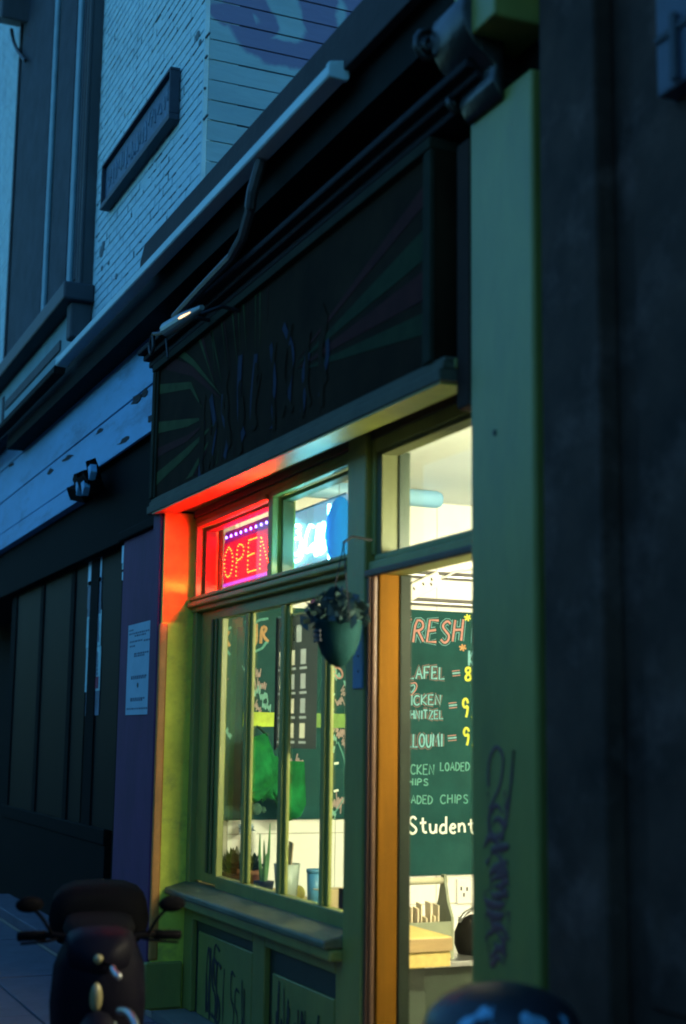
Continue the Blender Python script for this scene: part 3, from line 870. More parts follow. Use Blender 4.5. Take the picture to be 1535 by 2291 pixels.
# ------------------------------------------------------------------ counter, bench, tote
ct = thing('window_counter', 'yellow pine window counter on dark green base inside the doorway', 'counter', (-7.2, 3.0, 0))
bx('top_plank', m_wood1, ct, -8.42, -6.1, 2.84, 3.25, .632, .698, .004)
bx('lower_plank', m_wood1, ct, -8.42, -6.105, 2.84, 3.246, .562, .630, .004)
MB().box(-6.1, -6.094, 2.84, 3.25, .634, .694).build('end_grain_strip', m_wood2, ct, .002)
bx('base', m_darkgreen, ct, -8.42, -6.2, 2.84, 3.16, .012, .56, .004)
bn = thing('steel_bench', 'low steel-edged kitchen bench behind the wooden tote', 'bench', (-7.9, 4.6, 0))
bx('bench_top', m_steel, bn, -8.42, -7.42, 3.3, 6.2, .335, .366, .004)
bx('bench_base', m_darkgreen, bn, -8.42, -7.5, 3.3, 6.2, .012, .334, .004)
tt = thing('napkin_tote', 'grey-green wooden tote with a dowel handle on the bench behind the counter', 'tote', (-7.6, 3.8, .367))
TX0, TX1, TY1 = -7.72, -7.5, at(1016, 2100, X=-7.5).y
TY0 = TY1 - .42
for y in (TY0, TY1 - .018):
    prof = [(TX0, .368), (TX1, .368), (TX1, .60), (TX1 - .05, .68), (TX1 - .085, .79), (TX1 - .09, .83), (TX0 + .09, .83), (TX0 + .085, .79), (TX0 + .05, .68), (TX0, .60)]
    MB().prism([(x, y, z) for x, z in prof], (0, .018, 0)).build('end_panel', m_tote, tt, .003)
bx('side_panel', m_tote, tt, TX1 - .014, TX1 - .002, TY0 + .018, TY1 - .018, .37, .575, .002)
bx('side_panel', m_tote, tt, TX0 + .002, TX0 + .014, TY0 + .018, TY1 - .018, .37, .575, .002)
bx('bottom_panel', m_tote, tt, TX0 + .014, TX1 - .014, TY0 + .018, TY1 - .018, .37, .385, 0)
MB().tube([(-7.61, TY0 - .01, .795), (-7.61, TY1 + .008, .795)], .02, 12).build('handle', mat('pale_dowel', (.40, .40, .27), .5, .1, 8), tt, smooth=True)
for k in range(11):
    y = TY0 + .05 + k * .029
    w = random.uniform(.008, .012)
    h = random.uniform(.60, .70)
    x = -7.545 - random.uniform(0, .05)
    o = MB().hexa([(x - .035, y, .386), (x + .02, y, .386), (x + .02, y + w, .386), (x - .035, y + w, .386),
                   (x - .035, y + random.uniform(-.006, .006), h), (x + .02, y + .004, h - .01), (x + .02, y + w + .004, h - .01), (x - .035, y + w, h)]).build('paper_sleeve', m_sleeve)
    tag(o, 'cream paper cutlery sleeve standing in a row in the wooden tote', 'cutlery sleeve', 'paper sleeves standing in the tote')
kt = thing('kettle', 'dark rounded appliance with shiny rim on the bench beside the wooden tote', 'appliance', tuple(at(1048, 2135, X=-7.6)))
kc = at(1062, 2130, X=-7.65)
MB().lathe((kc.x, kc.y, .367), [(.10, 0), (.12, .05), (.12, .12), (.09, .19), (.03, .22)], 18).build('body', m_black, kt, smooth=True)
MB().tube([(kc.x + .05, kc.y - .13, .56), (kc.x + .04, kc.y - .09, .60), (kc.x, kc.y, .63)], .012, 8).build('handle', m_chrome, kt, smooth=True)
cbp = [at(1026, 2052, X=XW + .03), at(1034, 2062, X=XW + .06), at(1046, 2078, X=XW + .1), at(1056, 2084, X=XW + .2)]
MB().tube(smooth_path(cbp, 2), .004, 6).build('power_cord', m_cable, kt)

# ------------------------------------------------------------------ things along the window
CT = .698


def pot_plant(x, y, r, h, leaves, lh, label, potm, leafm, seed, wide=1.0):
    random.seed(seed)
    t = thing('potted_plant', label, 'plant', (x, y, CT))
    MB().lathe((x, y, CT), [(r * .7, 0), (r * .95, h * .8), (r * 1.08, h * .8), (r * 1.08, h), (r * .98, h), (r * .95, h * .9)], 18).build('pot', potm, t, smooth=True)
    mb = MB()
    for k in range(leaves):
        a = random.uniform(0, 6.28)
        el = random.uniform(.25, 1.4)
        L = lh * random.uniform(.5, 1.0)
        b = Vector((x, y, CT + h * .95)) + Vector((math.cos(a), math.sin(a), 0)) * random.uniform(0, r * .6)
        d = Vector((math.cos(a) * math.cos(el) * wide, math.sin(a) * math.cos(el) * wide * .6, math.sin(el)))
        s = d.cross(Vector((0, 0, 1))).normalized() * L * .16
        m1 = b + d * L * .5
        tip = b + d * L + Vector((0, 0, -.1 * L))
        nrm = s.cross(d).normalized() * .004
        mb.add([b, m1 - s, m1 + nrm, m1 + s, tip], [(0, 1, 2), (0, 2, 3), (1, 4, 2), (2, 4, 3)])
    mb.build('foliage', leafm, t)
    return t


q = at(487, 1945, Y=2.93)
pot_plant(max(q.x, -8.28), 2.95, .085, .11, 150, .19, 'dark bushy plant in a brown pot at the left end of the window', mat('brown_pot', (.10, .05, .03), .7, .1, 8), m_leaf, 3)
q = at(560, 1930, Y=2.98)
pt = pot_plant(q.x, 2.98, .075, .14, 60, .13, 'small dark plant in a tilted terracotta pot behind the second window pane', m_terra, m_leaf, 5)
q = at(592, 1900, Y=3.0)
al = thing('aloe_plant', 'tall pale green spiky leaves rising beside the terracotta pot', 'plant', (q.x, 3.0, CT))
mb = MB()
for dx, dy, h in ((.03, .02, .42), (-.04, .01, .32), (.0, -.03, .36), (.06, -.01, .25)):
    pa = [Vector((q.x, 3.0, CT + .05)), Vector((q.x + dx * .5, 3.0 + dy, CT + h * .5)), Vector((q.x + dx, 3.0 + dy, CT + h))]
    mb.tube(smooth_path(pa, 2), .02, 6, taper=[1 - .13 * k for k in range(len(smooth_path(pa, 2)))] if len(smooth_path(pa, 2)) <= 8 else [max(.05, 1 - k / len(smooth_path(pa, 2))) for k in range(len(smooth_path(pa, 2)))])
mb.build('leaf', m_leafl, al, smooth=True)
MB().lathe((q.x, 3.0, CT), [(.045, 0), (.06, .08), (.06, .09), (.05, .09)], 14).build('pot', m_tealD, al, smooth=True)
# flowers in a white vase at left
q = at(500, 1900, Y=2.9)
vx = max(q.x + .05, -8.3)
fl = thing('flower_vase', 'white vase with a pale blue flower behind the first window pane', 'vase', (vx, 3.06, CT))
MB().lathe((vx, 3.06, CT), [(.035, 0), (.04, .1), (.022, .22), (.018, .34), (.022, .35)], 14).build('vase', m_plastic, fl, smooth=True)
mb = MB()
for k in range(40):
    a, e = random.uniform(0, 6.28), random.uniform(-.6, 1.4)
    d = Vector((math.cos(a) * math.cos(e), math.sin(a) * math.cos(e), math.sin(e)))
    c = Vector((vx - .02, 3.02, CT + .36)) + d * .035
    s = d.orthogonal().normalized() * .02
    mb.add([c - s, c + d * .02 - s.cross(d) * .6, c + s, c - d * .01 + s.cross(d) * .6], [(0, 1, 2), (0, 2, 3)])
mb.build('blossom', m_petal, fl)
# beaker with utensils
q = at(641, 1995, Y=3.02)
bk = thing('beaker', 'frosted grey beaker standing at the window counter', 'beaker', (q.x, 3.02, CT))
ztop = at(641, 1932, Y=3.02).z
MB().lathe((q.x, 3.02, CT), [(.055, 0), (.075, ztop - CT), (.070, ztop - CT), (.052, .01)], 20).build('body', m_cup, bk, smooth=True)
pd = thing('wooden_paddle', 'flat wooden paddle leaning in the grey beaker', 'paddle', (q.x, 3.02, CT + .02))
b0, t0 = Vector((q.x + .01, 3.02, CT + .02)), at(652, 1884, Y=3.03)
MB().obox((b0 + t0) / 2, (t0 - b0) / 2, Vector((.028, 0, -.004)), Vector((0, .004, 0))).build('blade', m_card, pd, .002)
for k, (px, py) in enumerate(((634, 1872), (638, 1866), (641, 1876))):
    t0 = at(px, py, Y=3.02)
    tag(MB().tube([Vector((q.x - .02 + k * .008, 3.02, CT + .02)), t0], .004, 8).build('straw', m_straw), 'thin white straw standing in the grey beaker', 'straw', 'straws in the beaker')
p = at(635, 1845, Y=3.05)
sc = thing('sauce_bottle', 'red-capped squeeze bottle behind the grey beaker', 'bottle', (p.x, 3.1, CT))
zt, zb = at(635, 1835, Y=3.1).z, at(635, 1872, Y=3.1).z
p = at(635, 1850, Y=3.1)
MB().lathe((p.x, 3.1, CT), [(.03, 0), (.032, zb - CT - .02), (.022, zb - CT)], 14).build('body', m_straw, sc, smooth=True)
MB().lathe((p.x, 3.1, zb), [(.03, 0), (.03, .05), (.022, zt - zb)], 14).build('cap', m_redcap, sc, smooth=True)
p = at(667, 1998, Y=3.1)
tag(MB().ball((p.x, 3.1, CT + .045), .045, 14, 9, (1.1, .9, 1)).build('lemon', m_lemon, None, smooth=True), 'yellow lemon lying beside the grey beaker', 'lemon')
p = at(697, 1968, Y=3.12)
bt = thing('blue_tub', 'small blue tub partly hidden by the third glazing bar', 'tub', (p.x, 3.14, CT))
MB().lathe((p.x, 3.14, CT), [(.04, 0), (.045, .17)], 14).build('body', m_bluep, bt, smooth=True)
MB().lathe((p.x, 3.14, CT + .171), [(.048, 0), (.048, .02)], 14).build('lid', m_bluep, bt, smooth=True)
p = at(737, 1998, Y=3.05)
cbx = thing('cardboard_box', 'small brown cardboard box behind the right window pane', 'box', (p.x, 3.08, CT))
bx('body', m_card, cbx, p.x - .06, p.x + .05, 3.02, 3.14, CT + .001, at(737, 1988, Y=3.05).z, .002)
bx('flap', m_card, cbx, p.x - .06, p.x + .05, 2.98, 3.018, at(737, 1990, Y=3.05).z - .004, at(737, 1990, Y=3.05).z, 0)
p = at(779, 2005, Y=3.02)
rb = thing('card_reader', 'black box-shaped card reader against the mullion', 'card reader', (p.x, 3.05, CT))
bx('body', m_black, rb, p.x - .06, p.x + .09, 2.99, 3.1, CT + .001, at(775, 1988, Y=3.02).z, .006)
bx('screen', m_darkwin, rb, p.x - .045, p.x + .075, 2.986, 2.989, CT + .06, CT + .12, 0)

# ------------------------------------------------------------------ menu poster in the window
mp_ = thing('menu_poster', 'black coffee menu poster with pale cups hanging in the third window pane', 'poster', (-6.95, 2.80, 1.55))
A0, A1 = at(623, 1384, Y=2.80), at(712, 1358, Y=2.80)
zb = at(640, 1674, Y=2.80).z
PY = 2.801
msh = MB()


def pq_(mb, x0, x1, z0, z1):
    mb.add([(x0, PY, z0), (x1, PY, z0), (x1, PY, z1), (x0, PY, z1)], [(0, 1, 2, 3)])


zc = A0.z
rows = [(A0.z - .055, A0.z - .145, [(A0.x + .27, A0.x + .34)], m_menuw, 'tower_print')]
for j in range(4):
    zt_ = A0.z - .185 - j * .128
    ws = [(A0.x + .028 + i * .155 + random.uniform(-.006, .006), A0.x + .095 + i * .155) for i in range(3)]
    rows.append((zt_, zt_ - random.uniform(.070, .080), ws, m_menuw, 'cup_print'))
    rows.append((zt_ - .092, zt_ - .104, [(p0_ - .012, p1_ + .015) for p0_, p1_ in ws], m_menug, 'caption_print'))
for z1_, z0_, spans, m_, nm in rows:
    if z0_ < zb + .01: break
    pq_(msh, A0.x, A1.x, z1_, zc)
    xc = A0.x
    for a_, b_ in spans:
        pq_(msh, xc, a_, z0_, z1_)
        q_ = MB()
        pq_(q_, a_, b_, z0_, z1_)
        q_.build(nm, m_ if random.random() < .75 else m_menug, mp_)
        xc = b_
    pq_(msh, xc, A1.x, z0_, z1_)
    zc = z0_
pq_(msh, A0.x, A1.x, zb, zc)
msh.build('sheet', m_menu, mp_)
MB().box(A0.x - .03, A0.x, 2.798, 2.806, zb - .01, A0.z + .005).build('black_edge', m_black, mp_)
MB().box(A0.x, A1.x, 2.797, 2.805, A0.z + .001, A0.z + .008).build('top_rail', m_steel, mp_)
FN = (0, -1, 0)
wT = A1.x - A0.x
st = text_strokes('COFFEE', (A0.x + .03, 2.7995, A0.z - .13), (1, 0, 0), (0, 0, 1), .07, right=.22, jit=.01)
strokes(MB(), [[q + Vector((0, .002, 0)) for q in p_] for p_ in st], .008, FN, 0, .5).build('menu_heading', m_menuw, mp_)
# ------------------------------------------------------------------ OPEN sign
op = thing('open_sign', 'red LED sign spelling OPEN in dotted letters in the left transom', 'sign', (-7.8, 2.85, 2.5))
OY = 2.845
p00, p11 = at(486, 1318, Y=OY), at(600, 1160, Y=OY)
bx('sign_board', e_panel, op, -8.36, -7.30, OY, OY + .02, at(505, 1312, Y=OY).z, 2.805, .003)
bx('sign_case', m_black, op, -8.38, -7.28, OY + .021, OY + .05, at(505, 1314, Y=OY).z - .02, 2.87, .004)
LX0, LX1 = at(503, 1258, Y=OY).x, at(604, 1236, Y=OY).x
zl0, zl1 = at(516, 1292, Y=OY).z, at(516, 1224, Y=OY).z
mb = MB()
st = text_strokes('OPEN', (LX0, OY - .004, zl0), (1, 0, 0), (0, 0, 1), zl1 - zl0, right=LX1 - LX0, jit=0, gap=.22, smooth=2)
for pth in st:
    L, nxt = 0.0, 0.0
    for a, b in zip(pth[:-1], pth[1:]):
        d = (b - a).length
        while nxt <= L + d:
            c = a.lerp(b, (nxt - L) / max(d, 1e-6))
            mb.ball(c, .0046, 6, 4, (1, .6, 1))
            nxt += .026
        L += d
mb.build('led_letters', e_led, op)
z1 = at(522, 1198, Y=OY).z
for k in range(12):
    x = -8.30 + k * .088
    MB().ball((x, OY - .006, z1), .009, 8, 5, (1, .6, 1)).build('violet_led', e_vio, op)
bx('upper_strip', e_vglow, op, -8.33, -7.32, OY - .003, OY - .001, z1 - .035, z1 + .035, 0)
bx('lower_strip', e_violow, op, -8.33, -7.32, OY - .012, OY - .002, at(505, 1314, Y=OY).z + .002, at(505, 1307, Y=OY).z, 0)
for x in (-8.1, -7.5):
    MB().tube([(x, OY + .01, 2.87), (x - .02, OY + .005, 2.93)], .0025, 5).build('hanging_chain', m_steel, op)

# ------------------------------------------------------------------ coffee sign and round sign
cf = thing('coffee_sign', 'glowing white sign with a cup and script Coffee in the middle transom', 'sign', (-7.0, 2.86, 2.47))
CY = 2.86
c00, c11 = at(648, 1281, Y=CY), at(742, 1122, Y=CY)
bx('backboard', e_neonb, cf, c00.x, -6.50, CY, CY + .012, c00.z - .01, at(648, 1154, Y=CY).z, .002)
MB().box(c00.x, -6.50, CY - .004, CY + .02, at(648, 1154, Y=CY).z + .001, at(648, 1154, Y=CY).z + .012).build('top_edge', mat('grey_violet_edge', (.14, .13, .2), .5, .1, 6), cf, .002)


def neon(name, pts, r=.0075):
    P = smooth_path([at(x, y, Y=CY - .012) for x, y in pts], 2)
    MB().tube(P, r, 8).build(name, e_neon, cf, smooth=True)


neon('cup_tube', [(655, 1208), (654, 1226), (659, 1242), (667, 1240), (673, 1222), (674, 1204), (664, 1204), (655, 1208)])
neon('saucer_tube', [(650, 1232), (655, 1254), (664, 1257), (675, 1246), (678, 1226)])
neon('steam_tube', [(660, 1176), (670, 1174), (671, 1184), (663, 1190), (672, 1194), (668, 1204)])
neon('letter_tube', [(701, 1178), (693, 1174), (685, 1200), (682, 1226), (687, 1238), (695, 1226), (700, 1218), (706, 1216), (704, 1232), (698, 1234), (700, 1222)])
neon('letter_tube', [(706, 1228), (714, 1200), (718, 1174), (712, 1174), (708, 1205), (704, 1246), (712, 1236)])
neon('letter_tube', [(714, 1228), (722, 1198), (727, 1170), (721, 1170), (718, 1200), (714, 1242), (724, 1232), (730, 1212), (726, 1210), (724, 1228), (734, 1226)])
neon('edge_tube', [(652, 1158), (651, 1215), (650, 1278)], .006)
neon('edge_tube', [(737, 1128), (735, 1195), (737, 1262)], .008)
rs = thing('round_sign', 'blue round disc hanging in the window in front of the glowing coffee sign', 'sign', (-6.48, 2.80, 2.48))
dc = at(758, 1186, Y=2.822)
rad = (at(758, 1112, Y=2.822).z - at(754, 1262, Y=2.822).z) / 2
MB().lathe((dc.x, 2.818, dc.z), [(rad * .98, 0), (rad, .002), (rad, .006), (rad * .98, .008)], 48, 'y').build('disc', m_disc, rs)
MB().tube([(dc.x, 2.822, dc.z + rad - .005), (dc.x, 2.822, 2.925)], .0015, 5).build('hanger', m_cable, rs)

# ------------------------------------------------------------------ hanging basket and blue plate outside
hb = thing('hanging_basket', 'teal bowl-shaped hanging planter with dark foliage in front of the right window pane', 'planter', (-5.8, 2.5, 1.95))
hc = at(757, 1402, Y=2.5)
zbot = at(764, 1492, Y=2.5).z
HR = .105
MB().lathe((hc.x, 2.5, zbot), [(.01, 0), (HR * .38, .015), (HR * .72, .06), (HR * .92, .12), (HR, .19), (HR * 1.04, .2), (HR * .98, .205), (HR * .9, .19)], 24).build('bowl', m_teal, hb, smooth=True)
mb = MB()
for k in range(5):
    for j in range(3):
        a = -2.2 + k * .22
        zz = zbot + .115 + j * .02
        rr = HR * .95 + .004 + j * .002
        mb.obox((hc.x + rr * math.cos(a), 2.5 + rr * math.sin(a), zz), Vector((-math.sin(a), math.cos(a), 0)) * .012, Vector((math.cos(a), math.sin(a), 0)) * .004, Vector((0, 0, .006)))
mb.build('bowl_pattern', m_tealD, hb)
random.seed(11)
mb = MB()
for k in range(340):
    a, el = random.uniform(0, 6.28), random.uniform(-.2, 1.5)
    d = Vector((math.cos(a) * math.cos(el), math.sin(a) * math.cos(el), math.sin(el) * .85))
    c = Vector((hc.x - .01, 2.5, zbot + .21)) + d * random.uniform(.04, .15)
    L = random.uniform(.02, .045)
    u = Vector((random.uniform(-1, 1), random.uniform(-1, 1), random.uniform(-1, 1))).normalized()
    v = u.orthogonal().normalized() * L * .5
    mb.add([c - u * L, c - v, c + u * L, c + v], [(0, 1, 2), (0, 2, 3)])
mb.build('foliage', mat('blue_black_foliage', (.014, .04, .04), .5, .5, 10), hb)
for dx in (-.12, .12):
    MB().tube([(hc.x + dx, 2.5, zbot + .2), (hc.x, 2.52, 2.46)], .003, 5).build('chain', m_cable, hb)
MB().tube([(hc.x, 2.66, 2.49), (hc.x, 2.56, 2.50), (hc.x, 2.52, 2.47), (hc.x, 2.52, 2.455)], .006, 6).build('hook', m_cable, hb)
p0, p1 = at(792, 1388, Y=2.652), at(811, 1540, Y=2.652)
pl = bx('door_plate', m_plate, cafe, p0.x, p1.x, 2.648, 2.659, p1.z, p0.z, .003)
for py in (1405, 1468, 1502):
    p = at(801, py, Y=2.647)
    MB().lathe((p.x, 2.6455, p.z), [(.006, 0), (.006, .004)], 10, 'y').build('screw', m_hole, pl)

# ------------------------------------------------------------------ big painted sign
sg = thing('shop_sign', 'long dark signboard painted with jungle leaves above the café window', 'sign', (-6.7, 2.5, 3.0))
SX0, SX1 = -8.70, -4.775
zL, zR, sT = 3.02, 2.975, 3.93


def szb(x):
    return zL + (zR - zL) * (x - SX0) / (SX1 - SX0)


MB().hexa([(SX0, 2.47, zL + .02), (SX1, 2.47, zR + .02), (SX1, 2.58, zR + .02), (SX0, 2.58, zL + .02),
           (SX0, 2.47, sT), (SX1, 2.47, sT), (SX1, 2.58, sT), (SX0, 2.58, sT)]).build('sign_panel', m_signbg, sg)
m_sframe = mat('sign_frame_paint', (.055, .055, .03), .75, .2, 6, .1, 40)
m_sfdark = mat('shaded_frame_paint', (.022, .024, .014), .85, .3, 6, spec=.1)  # darker copy of the frame paint; the upper frame's shade is in its colour
for d, y0, w in ((0, 2.435, .05), (.05, 2.45, .03), (.08, 2.46, .02)):
    MB().hexa([(SX0, y0, zL - .02 + d), (SX1 + .1, y0, zR - .02 + d), (SX1 + .1, 2.585 - d * .2, zR - .02 + d), (SX0, 2.585 - d * .2, zL - .02 + d),
               (SX0, y0, zL - .02 + d + w), (SX1 + .1, y0, zR - .02 + d + w), (SX1 + .1, 2.585 - d * .2, zR - .02 + d + w), (SX0, 2.585 - d * .2, zL - .02 + d + w)]).build('frame_rail', m_sframe, sg, .005)
MB().hexa([(SX0 + .1, 2.442, zL - .03), (SX1 + .09, 2.442, zR - .03), (SX1 + .09, 2.58, zR - .03), (SX0 + .1, 2.58, zL - .03),
           (SX0 + .1, 2.442, zL - .021), (SX1 + .09, 2.442, zR - .021), (SX1 + .09, 2.58, zR - .021), (SX0 + .1, 2.58, zL - .021)]).build('underside_board', m_green, sg, .002)
for xa in (SX0, SX1 - .06):
    bx('frame_stile', m_sfdark, sg, xa, xa + .06, 2.445, 2.469, szb(xa) + .08, sT, .006)
    bx('frame_bead', m_sfdark, sg, xa + (.06 if xa < -6 else -.03), xa + (.09 if xa < -6 else 0), 2.456, 2.469, szb(xa) + .08, sT, .004)
bx('frame_rail', m_sfdark, sg, SX0, SX1, 2.44, 2.585, sT + .001, sT + .05, .006)
random.seed(5)
XA, XB, ZB = SX0 + .095, SX1 - .095, sT - .005


def clip(poly, f):
    out = []
    for i, p in enumerate(poly):
        q = poly[i - 1]
        a, b = f(q), f(p)
        if (a >= 0) != (b >= 0):
            t = a / (a - b)
            out.append((q[0] + (p[0] - q[0]) * t, q[1] + (p[1] - q[1]) * t))
        if b >= 0: out.append(p)
    return out


def painted(poly, m, y):
    for f in (lambda p: p[0] - XA, lambda p: XB - p[0], lambda p: ZB - p[1], lambda p: p[1] - szb(p[0]) - .105):
        poly = clip(poly, f)
        if len(poly) < 3: return
    MB().prism([(x, y, z) for x, z in poly], (0, .0006, 0)).build('painted_ray', m, sg)


sc_o = at(575, 878, Y=2.468)
edges_ = []
ang = -1.72
while ang < 1.9:                                   # fine rays fanning out to the left end
    w = random.uniform(.028, .05)
    edges_.append((math.pi + ang, w))
    ang += w + random.uniform(.035, .07)
for k, (a_, w) in enumerate(edges_):
    rr = 2.6
    r0 = random.uniform(.45, .75)
    kink = random.uniform(-.05, .05)
    P1 = [(sc_o.x + r0 * math.cos(a_) * 1.3, sc_o.z + r0 * .5 * math.sin(a_)), (sc_o.x + 1.2 * math.cos(a_ + kink), sc_o.z + 1.2 * math.sin(a_ + kink)), (sc_o.x + rr * math.cos(a_), sc_o.z + rr * math.sin(a_)),
          (sc_o.x + rr * math.cos(a_ + w), sc_o.z + rr * math.sin(a_ + w)), (sc_o.x + 1.2 * math.cos(a_ + w + kink), sc_o.z + 1.2 * math.sin(a_ + w + kink))]
    painted(P1, m_signleaf if k % 3 else m_signred, 2.4680)
for a0, a1, m_ in ((-.20, -.10, m_signleaf2), (-.05, .09, m_signred), (.13, .27, m_signleaf2), (.36, .44, m_signred)):
    painted([(sc_o.x + .55, sc_o.z + .1 * math.sin(a0)), (sc_o.x + 4 * math.cos(a0), sc_o.z + 4 * math.sin(a0) * .55), (sc_o.x + 4 * math.cos(a1), sc_o.z + 4 * math.sin(a1) * .55)], m_, 2.4680)
# worn, unreadable letterforms across the middle
for k in range(9):
    x = sc_o.x - .95 + k * .23
    for _ in range(3):
        z0 = sc_o.z - .30 + random.uniform(0, .15)
        p_ = [(x + random.uniform(-.07, .09), 2.4665 - k * 1e-4 - _ * 3e-4, z0 + j * random.uniform(.08, .16)) for j in range(4)]
        MB().tube(smooth_path(p_, 2), random.uniform(.018, .035), 6, flat=((0, -1, 0), .012), taper=None).build('worn_lettering', m_signbg if _ else m_signblue, sg)
# floodlight over the sign
fd = thing('sign_floodlight', 'grey tubular floodlight with a warm lit slit at the top left of the signboard', 'floodlight', (-7.7, 2.3, 3.95))
a, b = at(372, 738, Y=2.22), at(452, 688, Y=2.22)
ax = (b - a)
mb = MB()
n = 14
for i, (t_, r_) in enumerate(((0, .02), (.0, .045), (.04, .055), (.96, .055), (1, .045), (1, .02))):
    pass
MB().tube([a, a + ax * .02, a + ax * .5, b], .042, 14, taper=[.8, 1, .9, .35]).build('housing', m_lamp, fd, smooth=False)
sA, sB = a + ax * .42, a + ax * .8
off = Vector((.0, -.03, -.004))
MB().tube([sA + off, sA.lerp(sB, .5) + off * .95, sB + off * .8], .008, 8, taper=[.7, 1, .3]).build('lit_slit', e_flood, fd)
MB().tube([a + Vector((.12, .03, 0)), a + Vector((.12, .15, .06)), a + Vector((.12, .25, .05))], .012, 6).build('arm', m_cable, fd)
MB().tube([b + Vector((-.12, .03, 0)), b + Vector((-.12, .15, .06)), b + Vector((-.12, .25, .05))], .012, 6).build('arm', m_cable, fd)
MB().tube(smooth_path([at(x, y, Y=2.3) for x, y in ((372, 742), (352, 748), (342, 746), (334, 770), (337, 796), (344, 780), (343, 752))], 2), .012, 6).build('cable', m_cable, fd)
MB().tube(smooth_path([at(x, y, Y=2.42) for x, y in ((372, 748), (373, 770), (376, 800))], 1), .008, 6).build('cable', m_cable, fd)

# ------------------------------------------------------------------ ceiling lights inside
for i, (x, y) in enumerate(((-4.75, 3.75), (-6.0, 6.0))):
    hz = (2.3, 3.12)[i]
    lt = thing('ceiling_light', ('lit tube light hung low just inside the doorway behind the post', 'lit ceiling tube light further back in the room')[i], 'light', (x, y, hz))
    bx('batten', m_plastic, lt, x - .05, x + .05, y - .65, y + .65, hz + .035, hz + .078, .004)
    MB().tube([(x, y - .62, hz), (x, y + .62, hz)], .024, 10).build('tube', e_tube if i == 0 else e_tube2, lt, smooth=True)
    if i == 0:
        for yy in (y - .5, y + .5):
            MB().tube([(x, yy, hz + .07), (x, yy, 3.2)], .004, 6).build('hanging_wire', m_cable, lt)

# ------------------------------------------------------------------ the taller terrace house on the left
hs = thing('terraced_house', 'tall pale blue painted brick house with a dark shopfront beside the café', 'building', (-13, 2.75, 0))
BY = 2.75
HX1 = -8.765
bw = bx('brick_wall', m_brickp, hs, -20, HX1 - .01, BY + .0055, 3.0, 4.62, 12.0, 0)
bme = {}


def brick_mesh(L):
    if L not in bme:
        me = MB().box(0, L, 0, .06, 0, .062)
        o = me.build('brick', m_brickp, bw, .004)
        bme[L] = o
        return o
    o = bme[L].copy()
    COL.objects.link(o)
    return o


WX0, WX1 = -15.5, -11.82
random.seed(3)
spots = []
for j in range(62):
    z = 4.64 + j * .0745
    x = HX1 - (.105 if j % 2 else 0)
    first = True
    if j % 2:
        spots.append((HX1 - .105, z, .105))
    while x > WX1 + .02:
        L = .215
        x0 = x - .225
        if x0 < WX1: break
        spots.append((x0, z, L))
        x = x0
lim = lambda p: p[1] < 5.0 + (-8.77 - p[0]) * .95 + 1.85
vis = [p for p in spots if lim(p)]
vis.sort(key=lambda p: abs(p[0]) + .3 * p[1])
for x, z, L in vis[:300]:
    o = brick_mesh(L)
    o.location = (x, BY - random.uniform(0, .003), z)
    if random.random() < .04: o.location.y += .004
    o.rotation_euler = (random.uniform(-.01, .01), 0, random.uniform(-.012, .012))
mb = MB()
rest = vis[300:] + [p for p in spots if not lim(p)]
for x, z, L in rest:
    d = random.uniform(0, .003)
    mb.box(x, x + L, BY - d, BY + .05, z, z + .062)
for j in range(100):
    z = 4.64 + j * .0745
    for k in range(9):
        x0 = WX0 - .24 - k * .225 - (.11 if j % 2 else 0)
        d = random.uniform(0, .003)
        mb.box(x0, x0 + .215, BY - d, BY + .05, z, z + .062)
o = mb.build('brickwork', m_brickp, bw)
o['kind'] = 'stuff'
mb = MB()
for x, z, L in vis:
    if random.random() < .28:
        l = random.uniform(.05, .18)
        x0 = x + random.uniform(0, L - .04)
        mb.box(x0, x0 + l, BY - .004, BY + .01, z - .0115, z - .002)
    if random.random() < .12:
        mb.box(x - .009, x - .001, BY - .004, BY + .01, z, z + random.uniform(.02, .06))
o = mb.build('missing_mortar', m_gap, bw)
o['kind'] = 'stuff'
# the boarded side wall with its mural
sw_ = bx('boarded_side_wall', m_peel, hs, HX1 - .02, HX1 - .012, BY + .03, 12, 4.62, 12, 0)
for k in range(22):
    z = at(460, 14 + 0, X=HX1).z - (18 - k) * .1475 + .8
    if z < 4.6: continue
    y = BY + .03
    while y < 7.5:
        L = random.uniform(1.6, 3.2)
        MB().box(HX1 - .010, HX1 + random.uniform(.0, .005), y, y + L - .006, z + random.uniform(.003, .007), z + .1475 - random.uniform(.002, .006)).build('plank', m_plank, sw_, .003)
        y += L
bx('corner_board', m_brickp, hs, HX1 - .01, HX1 + .012, BY - .006, BY + .028, 4.62, 10, .004)
pnt = m_plank.node_tree
pn, pl_ = pnt.nodes, pnt.links
geo = pn.new('ShaderNodeTexCoord')
nzm = pn.new('ShaderNodeTexNoise')
nzm.inputs['Scale'].default_value = 5
nzm.inputs['Detail'].default_value = 6
pl_.new(geo.outputs['Object'], nzm.inputs['Vector'])
acc = None
